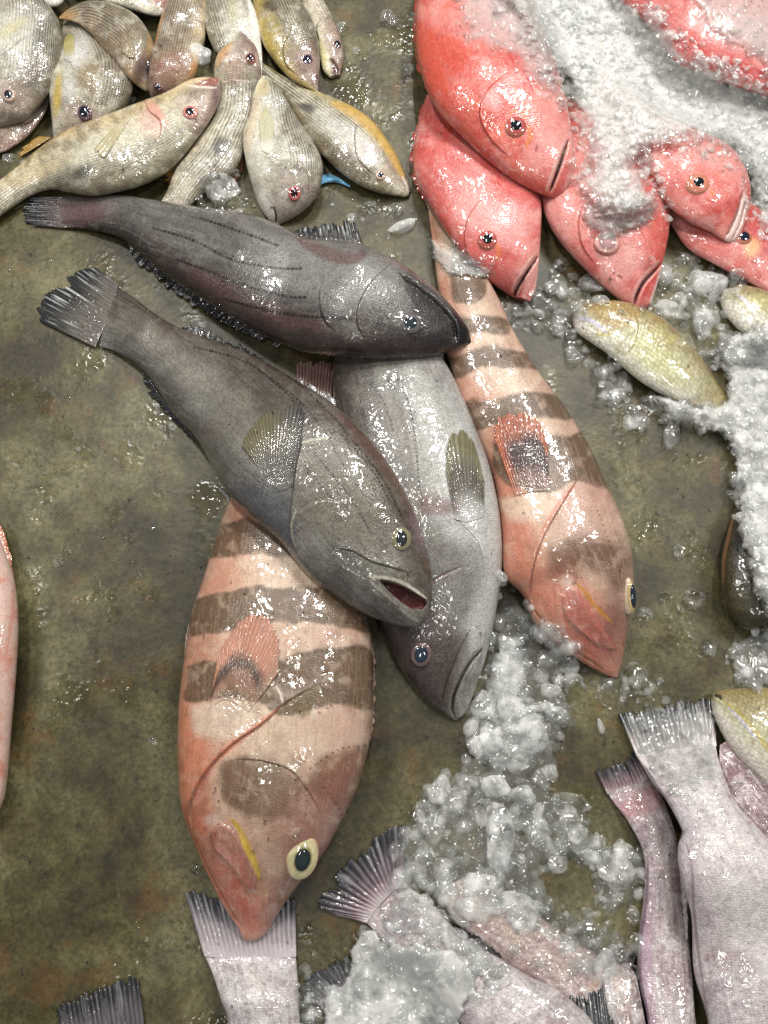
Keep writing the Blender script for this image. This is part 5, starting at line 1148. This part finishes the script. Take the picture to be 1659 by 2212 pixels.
TPS = [ico(2, 300+i, .22) for i in range(4)]+[ico(2, 330+i, .04, 20, .45, .85) for i in range(8)]
SHARD = [ico(1, 500+i, .7) for i in range(12)]
def heap(name, label, region, thick, n, size, alpha=1.0, fine=5.0, film=True, edge=40, lump=10, seed=1, holes=.35, grain_alpha=.9, zlift=0, zr=10, soft=False, shard=False, mat=None, gmat=None, blobs=None):
    """ice nobody could count: a slushy sheet with grains heaped on it, thinning to its rim"""
    R = np.random.RandomState(seed)
    rg = curve(list(region)+[region[0]], len(region)*7)[:-1]
    x0, y0 = rg.min(0)-10; x1, y1 = rg.max(0)+10
    st = 2.6
    gx_ = np.arange(x0, x1, st); gy_ = np.arange(y0, y1, st)
    X, Y = np.meshgrid(gx_, gy_, indexing='ij'); P = np.stack([X.ravel(), Y.ravel()], 1)
    W = P+16*np.stack([fbm(P[:, 0]/34, P[:, 1]/34, seed+5)-.5, fbm(P[:, 0]/34, P[:, 1]/34, seed+9)-.5], 1)*2
    d = pdist(W, rg, True)[0]; d = np.where(inside(W, rg), d, -d)
    mk = smooth(0, edge, d)
    nz = fbm(P[:, 0]/lump, P[:, 1]/lump, seed+2, 4); nz2 = fbm(P[:, 0]/fine, P[:, 1]/fine, seed+3, 2); big = fbm(P[:, 0]/70, P[:, 1]/70, seed+4, 2)
    # rounded grains as cells
    if film:
        zb = np.maximum((zsm(P[:, 0], P[:, 1], zr)+zsm(P[:, 0], P[:, 1], zr*.5))/2, zat(P[:, 0], P[:, 1]))/K
        if zr > 12:                                     # packed ice bridges the gaps below it
            g_ = zb.reshape(X.shape); w_ = int(zr/st); kk = np.hanning(2*w_+3); kk /= kk.sum()
            for _ in range(2):
                for ax in (0, 1):
                    g_ = np.apply_along_axis(lambda r_: np.convolve(np.pad(r_, w_+1, 'edge'), kk, 'valid'), ax, g_)
            zb = np.maximum(g_.ravel()+4, zb-14)
        zz = zb+1.2+thick*np.sqrt(mk)*(.55+.9*(big-.2))*(.7+.6*nz)+fine*.22*(nz2-.5)*smooth(0, .2, mk)+zlift
        al = smooth(.0, .55, mk*(1.25-holes)+(nz-.5)*1.1*holes*2+(nz2-.5)*.5-(1-mk)*.15)*alpha
        if soft: al = smooth(0, .85, mk+(nz-.5)*.9*(1-mk*.6)+(nz2-.5)*.35)*alpha*smooth(0, .12, mk)
        al = np.where(d < 0, 0, al)
        V = at(P[:, 0], P[:, 1], np.maximum(zz, .5)*K)
        nx, ny = X.shape; F = grid_faces(nx, ny, False)
        F = F[(al[F] > .02).any(1)]
        used = np.zeros(len(V), bool); used[F.ravel()] = True
        idx = np.cumsum(used)-1
        me = mesh_np(name, V[used], idx[F], np.repeat(al[used][:, None], 3, 1))
        o = link(name, me, mat or I_FILM); o['kind'] = 'stuff'; o['label'] = label
        stamp(V[(al > .35)])
    if n:
        VV, FF, CC, SM = [], [], [], []; off = 0; k = 0
        while k < n:
            x = R.uniform(x0, x1); y = R.uniform(y0, y1)
            q = np.array([[x, y]]); wq = q+16*np.stack([fbm(q[:, 0]/34, q[:, 1]/34, seed+5)-.5, fbm(q[:, 0]/34, q[:, 1]/34, seed+9)-.5], 1)*2
            if not inside(wq, rg)[0]: continue
            k += 1
            ti = R.randint(12); tv, tf = (SHARD if shard else TPS)[ti]; SM.append(np.full(len(tf), ti < 4))
            r = size[0]+(size[1]-size[0])*R.rand()**2.2
            a = R.uniform(0, 6.3); asp = R.uniform(.5, 1.0); h = r*R.uniform(.3, .6)
            z = float(zsm(x, y, r*.5))/K
            c = at(x, y, (z+h*.45)*K)
            Rm = np.array([[math.cos(a), -math.sin(a), 0], [math.sin(a), math.cos(a), 0], [0, 0, 1]])
            v = (tv*np.array([r, r*asp, h])*K)@Rm.T+c
            v[:, 2] = np.maximum(v[:, 2], .0004)
            VV.append(v); FF.append(tf+off); off += len(v)
            CC.append(np.full((len(v), 3), (.15+2.0*R.rand()**1.6)*grain_alpha))
            if R.rand() < .5: stamp(v[v[:, 2] > c[2]])
        me = mesh_np(name, np.vstack(VV), np.vstack(FF), np.vstack(CC), None, np.concatenate(SM))
        o = link(name if not film else 'ice_grains', me, gmat or I_GRAIN); o['kind'] = 'stuff'; o['label'] = label if not film else label.replace('slush', 'grains')

# --- white slush over the red fish
heap('crushed_ice', 'thick white crushed ice slush heaped over the red fish',
     [(1060, -120), (1030, -20), (1100, 70), (1160, 150), (1215, 240), (1238, 330), (1235, 400), (1270, 465), (1340, 500), (1425, 485), (1455, 425), (1415, 372), (1425, 352), (1480, 340), (1540, 345), (1592, 385), (1612, 440), (1625, 510), (1760, 520), (1800, 330), (1690, 165), (1590, 135), (1505, 95), (1470, 50), (1425, 0), (1370, -40), (1350, -120)],
     30, 3000, (4, 17), zr=22, alpha=.97, lump=26, fine=6, edge=105, soft=True, seed=21, holes=.30, grain_alpha=1.0)
heap('ice_frost', 'thin frost film slush on the shoulder of the biggest red fish', [(960, -60), (1120, -60), (1190, 60), (1215, 150), (1235, 240), (1180, 220), (1120, 150), (1040, 110), (985, 60)], 5, 420, (3, 10), alpha=.42, lump=20, fine=6, edge=50, soft=True, seed=22, holes=.75, grain_alpha=.5)
heap('ice_frost', 'thin frost film slush on the red fish in the top right corner', [(1440, -60), (1500, 40), (1580, 110), (1700, 170), (1760, 40), (1700, -80)], 5, 420, (3, 10), alpha=.5, lump=20, fine=6, edge=50, soft=True, seed=23, holes=.6, grain_alpha=.5)
heap('ice_frost', 'half melted frost slush on the tail of the right-hand banded grouper', [(930, 500), (1000, 540), (1060, 570), (1070, 600), (1010, 600), (960, 585), (930, 550)], 6, 120, (3, 9), alpha=.5, lump=18, fine=5, edge=20, seed=26, holes=.5, grain_alpha=.5)
heap('ice_frost', 'wet frost film slush over the clouded eye of the red fish', [(1250, 430), (1300, 420), (1420, 430), (1400, 480), (1350, 520), (1310, 540), (1270, 500)], 6, 200, (2, 7), alpha=.4, lump=18, fine=5, edge=30, soft=True, seed=24, holes=.6, grain_alpha=.5)
# --- wet slush and pebbles on the floor between the fish
heap('crushed_ice', 'loose clear ice slush on the floor between red and green fish', [(1080, 640), (1180, 600), (1200, 560), (1290, 640), (1390, 690), (1440, 560), (1490, 560), (1600, 610), (1560, 700), (1600, 790), (1520, 780), (1440, 680), (1340, 660), (1240, 700), (1330, 800), (1420, 880), (1420, 930), (1340, 900), (1260, 800), (1180, 720), (1120, 690)],
     3, 300, (7, 34), alpha=0.0, lump=16, edge=16, seed=31, holes=.8, grain_alpha=.6)
heap('crushed_ice', 'thick bank of white pebbly ice slush at the right edge', [(1545, 760), (1600, 720), (1700, 690), (1900, 800), (1900, 1300), (1760, 1330), (1659, 1345), (1622, 1240), (1592, 1130), (1585, 1010), (1560, 945), (1500, 930), (1430, 900), (1400, 850), (1460, 860), (1530, 870), (1575, 850)],
     32, 1300, (6, 24), zr=20, alpha=.9, lump=30, fine=5, edge=26, seed=32, holes=.2, grain_alpha=.8)
heap('crushed_ice', 'pale ice slush around the snout of the green fish at the right edge', [(1560, 690), (1600, 720), (1660, 700), (1760, 700), (1760, 800), (1600, 790), (1540, 800)], 12, 160, (7, 24), alpha=.3, lump=20, edge=20, seed=33, holes=.4)
heap('crushed_ice', 'small patch of ice slush by the tiny-mouthed green fish', [(1565, 1400), (1610, 1370), (1700, 1360), (1760, 1480), (1659, 1490), (1590, 1480)], 10, 140, (7, 24), alpha=0.25, lump=18, edge=22, seed=34, holes=.5, grain_alpha=.7)
# --- the long drift down the middle
heap('crushed_ice', 'long drift of crushed ice slush from the grey snout down to the pale fish', [(1085, 1225), (1110, 1290), (1180, 1330), (1260, 1440), (1230, 1480), (1225, 1560), (1215, 1620), (1190, 1700), (1260, 1760), (1300, 1800), (1290, 1860), (1180, 1870), (1200, 1930), (1180, 1990), (1090, 1990), (1030, 1990), (990, 2010), (930, 1950), (880, 1930), (850, 1900), (860, 1820), (900, 1760), (925, 1690), (990, 1660), (1020, 1600), (1000, 1560), (1050, 1450), (1065, 1340)],
     12, 720, (8, 30), alpha=0.12, lump=22, fine=5, edge=24, seed=41, holes=.62, grain_alpha=.72)
heap('crushed_ice', 'white core of ice slush in the middle drift', [(1080, 1370), (1120, 1380), (1150, 1480), (1170, 1580), (1150, 1640), (1090, 1660), (1030, 1630), (1050, 1560), (1060, 1450)], 12, 200, (10, 30), alpha=0.3, lump=20, edge=26, seed=42, holes=.45, grain_alpha=.8)
heap('crushed_ice', 'thin wet ice slush beside the snout of the banded grouper', [(1180, 1440), (1260, 1450), (1330, 1470), (1420, 1430), (1430, 1530), (1350, 1540), (1300, 1520), (1230, 1510)], 3, 60, (6, 22), alpha=0.0, lump=18, edge=18, seed=43, holes=.8, grain_alpha=.5)
heap('crushed_ice', 'ice slush on the speckled pale fish and the spines beside it', [(1060, 1930), (1140, 1930), (1240, 1960), (1330, 2010), (1340, 2090), (1280, 2110), (1230, 2080), (1200, 2040), (1120, 2010)], 6, 150, (6, 22), alpha=0.1, lump=20, edge=22, seed=44, holes=.7, grain_alpha=.6)
heap('crushed_ice', 'small cluster of clear ice slush left of the slim pale fish', [(1285, 1850), (1330, 1820), (1385, 1850), (1390, 1900), (1350, 1960), (1290, 1950), (1275, 1890)], 12, 80, (7, 22), alpha=0.1, lump=16, edge=16, seed=45, holes=.5, grain_alpha=.8)
heap('ice_frost', 'clear frost film slush on the tail of the largest pale fish', [(1345, 1560), (1420, 1530), (1540, 1530), (1545, 1620), (1560, 1680), (1460, 1720), (1410, 1660)], 7, 180, (5, 15), alpha=0.15, lump=18, edge=22, seed=46, holes=.7, grain_alpha=.45)
heap('crushed_ice', 'melting ice slush lying on the body of the fish with the fanned tail', [(800, 1960), (880, 1930), (960, 1980), (1040, 2040), (1100, 2100), (1060, 2140), (1010, 2080), (930, 2040), (850, 2020)], 5, 160, (6, 22), alpha=.2, lump=20, edge=22, seed=47, holes=.6, grain_alpha=.6)
# --- slab at the bottom
heap('ice_slab', 'flat slab of milky ice slush lying over the pale fish at the bottom', [(770, 2030), (800, 2000), (840, 2030), (900, 2040), (970, 2045), (1015, 2080), (1030, 2130), (1000, 2180), (990, 2300), (900, 2420), (720, 2400), (690, 2260), (690, 2190), (710, 2140), (745, 2110)],
     14, 520, (6, 24), zr=34, alpha=.85, lump=44, fine=3, edge=14, seed=51, holes=.12, grain_alpha=.45)
heap('crushed_ice', 'wet ice slush between the pale fish tails at the bottom', [(645, 2130), (700, 2110), (720, 2140), (690, 2200), (690, 2300), (650, 2300)], 6, 60, (5, 14), alpha=0.1, lump=16, edge=14, seed=52, holes=.6)
heap('crushed_ice', 'scattered clear ice slush between the striped fish and the grey pile', [(425, 380), (500, 370), (530, 420), (545, 450), (470, 465), (430, 440)], 10, 70, (6, 18), alpha=0, lump=16, edge=16, seed=53, holes=.5, grain_alpha=.7)
heap('crushed_ice', 'melting ice slush on the floor near the blue scrap', [(690, 400), (780, 420), (870, 430), (900, 470), (860, 520), (790, 500), (730, 460), (660, 470)], 3, 60, (3, 9), alpha=0.0, lump=16, edge=18, seed=54, holes=.8, grain_alpha=.5)
# --- single pieces
chunk(432, 118, 26, 33, -35, I_WHITE, 'smooth milky lump of ice among the striped fish at the top', None, .7, 2)
chunk(486, 412, 48, 42, 20, I_CLOUD, 'rough clear ice piece under the fish with the dark tail spot', None, .6, 4)
chunk(868, 488, 46, 20, -28, I_WHITE, 'elongated white ice piece between the olive fish snout and the open-mouthed red fish', None, .55, 5)
chunk(1451, 932, 22, 40, 8, I_CLEAR, 'oval clear ice piece standing apart below the whole green fish', None, .5, 1)
chunk(1531, 607, 46, 36, 15, I_CLOUD, 'large rounded ice piece between two red fish and the green snout', None, .7, 3)
chunk(1075, 1800, 40, 84, 4, I_CLOUD, 'long pale ice piece in the middle of the drift, tallest of all', None, .5, 6)
chunk(1036, 1908, 38, 34, 0, I_WHITE, 'round milky ice piece just below the long pale one', None, .45, 7)
chunk(1120, 1965, 56, 44, 30, I_CLOUD, 'broad milky ice piece on the speckled pale fish', None, .35, 8)
chunk(1377, 1470, 42, 36, 20, I_CLEAR, 'clear ice piece between the red banded snout and the frosted tail', None, .4, 0)
chunk(1231, 1734, 44, 20, 8, I_CLEAR, 'flat clear sliver of ice melting right of the drift', None, .3, 2)
chunk(1297, 1568, 8, 16, -20, I_WHITE, 'tiny white ice crumb alone above the cluster', None, .6, 1)
GI1 = 'loose ice pieces around the green fish'; GI2 = 'ice pieces in the middle drift'; GI3 = 'ice pieces on the right-hand bank'; GI4 = 'ice crumbs on the open floor'
for x, y, rx, ry, a, m_ in [(1447, 671, 46, 28, 15, I_CLOUD), (1278, 612, 36, 28, 25, I_CLOUD), (1211, 692, 22, 36, 10, I_CLEAR), (1367, 886, 30, 22, 10, I_CLEAR), (1250, 660, 24, 16, 0, I_CLEAR), (1490, 560, 30, 22, 0, I_CLEAR), (1300, 860, 22, 18, 0, I_CLEAR), (1190, 620, 26, 20, 0, I_CLEAR),
                            (1400, 560, 26, 20, 30, I_CLEAR), (1480, 740, 26, 20, 30, I_CLEAR), (1330, 780, 20, 26, 0, I_CLEAR), (1240, 770, 22, 20, 0, I_CLEAR), (1390, 930, 16, 20, 0, I_CLEAR), (1590, 590, 24, 18, 0, I_CLEAR)]:
    chunk(x, y, rx, ry, a, m_, 'clear ice piece loose on the wet floor around the whole green fish', GI1, .5)
for x, y, rx, ry, a, m_ in [(1181, 1528, 20, 16, 0, I_CLOUD), (1186, 1490, 32, 18, 0, I_CLOUD), (1188, 1669, 22, 24, 0, I_CLOUD), (1150, 1588, 34, 44, 10, I_CLOUD), (1097, 1457, 36, 58, 8, I_CLOUD), (949, 1704, 27, 28, 0, I_CLOUD), (985, 1850, 40, 26, 20, I_CLEAR),
                            (1092, 1395, 26, 30, 0, I_CLOUD), (1105, 1530, 32, 26, 0, I_WHITE), (1060, 1600, 34, 28, 0, I_CLOUD), (1120, 1650, 26, 22, 0, I_CLOUD), (1010, 1690, 32, 22, 0, I_CLOUD), (930, 1790, 28, 34, 0, I_CLEAR), (1000, 1770, 34, 30, 0, I_CLEAR), (900, 1870, 26, 30, 0, I_CLEAR), (960, 1920, 34, 26, 0, I_CLEAR),
                            (1160, 1810, 40, 26, 20, I_CLEAR), (1220, 1840, 30, 22, 0, I_CLEAR), (1150, 1880, 34, 20, 0, I_CLEAR), (1200, 1770, 24, 20, 0, I_CLEAR), (1250, 1800, 24, 22, 0, I_CLOUD), (1040, 1520, 26, 28, 0, I_CLOUD), (1070, 1700, 30, 24, 0, I_WHITE), (1130, 1720, 26, 22, 0, I_CLOUD),
                            (1330, 1880, 46, 44, 0, I_CLOUD), (1347, 1836, 22, 18, 0, I_CLOUD), (1294, 1946, 20, 17, 0, I_CLEAR), (1307, 2082, 28, 26, 0, I_CLOUD), (1345, 2060, 22, 20, 0, I_CLEAR), (1270, 2010, 24, 20, 0, I_CLEAR), (1240, 1470, 22, 20, 0, I_CLEAR), (1140, 1350, 22, 24, 0, I_CLEAR)]:
    chunk(x, y, rx, ry, a, m_, 'rounded translucent ice piece heaped in the drift down the middle', GI2, .55)
for x, y, r in [(840, 2030, 14), (880, 2020, 12), (1000, 2050, 14), (1060, 2120, 12), (1110, 2050, 16), (1160, 2080, 13), (1220, 2110, 15), (1440, 1600, 24), (1480, 1570, 26), (1510, 1620, 20), (1400, 1570, 20), (1450, 1660, 26), (1600, 1700, 16), (1380, 2040, 22), (1370, 1980, 18), (1360, 2100, 16), (680, 2190, 16), (700, 2210, 14), (1030, 2150, 14)]:
    chunk(x, y, r*1.15, r, 20, I_CLEAR, 'clear melting ice piece resting on the pale mottled fish', 'ice pieces on the pale fish', .4)
rr_ = np.random.RandomState(8)
for k in range(38):
    x = rr_.uniform(1590, 1680); y = rr_.uniform(740, 1300)
    if x < 1590+max(0, (y-950))*.12+12: x += 30
    chunk(x, y, rr_.uniform(12, 30), rr_.uniform(12, 26), rr_.uniform(0, 180), [I_CLEAR, I_CLOUD, I_WHITE][rr_.randint(3)], 'ice piece on the thick white bank of ice at the right edge', GI3, .5)
for x, y, r in [(168, 970, 7), (188, 1020, 4), (66, 1050, 4), (90, 1085, 5), (330, 1140, 5), (740, 60, 16), (770, 110, 14), (840, 40, 22), (880, 150, 18), (800, 440, 14), (760, 470, 12), (860, 450, 16), (1470, 1190, 18), (1500, 1290, 22), (1390, 1330, 18), (1530, 1400, 16), (1440, 1290, 14), (420, 1880, 14), (660, 2100, 14), (640, 1800, 10), (330, 1600, 12), (900, 1750, 12), (20, 340, 14), (50, 350, 10), (300, 205, 14), (285, 215, 12)]:
    chunk(x, y, r*1.2, r, rr_.uniform(0, 180), I_CLEAR, 'small melting ice crumb lying on bare floor or between fish', GI4, .4)
# --- blue scrap of glove under the striped fish
bl = Skin(np.zeros((4, 2)), np.zeros(4), np.zeros(4), 1)
gN, gM = 40, 16
u_ = np.linspace(0, 1, gN)[:, None]; t_ = np.linspace(0, 1, gM)[None, :]
c_ = curve([(680, 404), (700, 386), (728, 388), (756, 402)], gN)
px_ = c_[:, None, 0]+0*t_; py_ = c_[:, None, 1]+(t_-.5)*(13+6*np.sin(u_*5))
zz_ = (6+4*np.sin(t_*math.pi)+2*np.sin(u_*11+t_*4))*K
m_, nt_, out_, N_ = nodes('thin blue plastic'); p_ = N_('ShaderNodeBsdfPrincipled'); p_.inputs['Base Color'].default_value = (*lin((110, 170, 206)), 1); setin(p_, Roughness=.25, Coat_Weight=.6)
nt_.links.new(p_.outputs[0], out_.inputs['Surface'])
bo = link('plastic_scrap', mesh_np('plastic_scrap', at(px_, py_, zz_).reshape(-1, 3), grid_faces(gN, gM, False)), m_)
bo['label'] = 'crumpled blue plastic scrap under the olive striped fish'; bo['category'] = 'scrap'
# --- water drops: beads on the floor and on the fish
R = np.random.RandomState(77)
dv = ico(2, 999, .05)[0]; df = ico(2, 999, .05)[1]
VV, FF = [], []; off = 0
for k in range(2600):
    x = R.uniform(-30, 1690); y = R.uniform(-30, 2240)
    if vnoise(x/90, y/90, 4) < .42: continue
    r = 1.0+2.6*R.rand()**4
    z = float(zat(x, y))
    if abs(float(zsm(x, y, 5))-z) > 3*K: continue
    c = at(x, y, z+.1*r*K)
    v = dv*np.array([r*R.uniform(.7, 1), r*R.uniform(.9, 1.6), r*.6])*K+c
    VV.append(v); FF.append(df+off); off += len(v)
m_, nt_, out_, N_ = nodes('water bead'); p_ = N_('ShaderNodeBsdfGlass'); p_.inputs['IOR'].default_value = 1.33; p_.inputs['Roughness'].default_value = 0.0
nt_.links.new(p_.outputs[0], out_.inputs['Surface'])
wo = link('water_drops', mesh_np('water_drops', np.vstack(VV), np.vstack(FF)), m_); wo['kind'] = 'stuff'; wo['label'] = 'beads of melt water on the floor and the fish'
# ------------------------------------------------------------------ light
w = bpy.data.worlds.new('World'); scene.world = w; w.use_nodes = True
bg = w.node_tree.nodes['Background']; bg.inputs[0].default_value = (.92, .95, 1.0, 1); bg.inputs[1].default_value = .125
def lamp(x, y, z, sx, sy, e, col=(1, .97, .92)):
    d = bpy.data.lights.new('market_lamp', 'AREA'); d.shape = 'RECTANGLE'; d.size = sx; d.size_y = sy; d.energy = e; d.color = col
    o = bpy.data.objects.new('market_lamp', d); COL.objects.link(o); o.location = (x, y, z)
    o.rotation_euler = (Vector((x, y, z))).to_track_quat('Z', 'Y').to_euler()
    return o
for x, y, z, e in ((-.55, .85, 1.6, 14), (.60, 1.05, 1.6, 20), (-1.25, .25, 1.8, 7), (1.30, .35, 1.8, 11), (.10, 1.8, 1.9, 16), (-.35, -1.1, 2.0, 4), (.45, -.9, 2.0, 4), (0, .35, 2.1, 5)):
    lamp(x, y, z, .060, .40, e*1.06)
# ------------------------------------------------------------------ output
scene.render.engine = 'CYCLES'
scene.cycles.transparent_max_bounces = 24
scene.cycles.max_bounces = 10
scene.cycles.transmission_bounces = 8
scene.cycles.sample_clamp_indirect = 6
scene.view_settings.view_transform = 'Standard'
scene.view_settings.look = 'None'
scene.view_settings.exposure = 0
scene.render.resolution_x = 768; scene.render.resolution_y = 1024
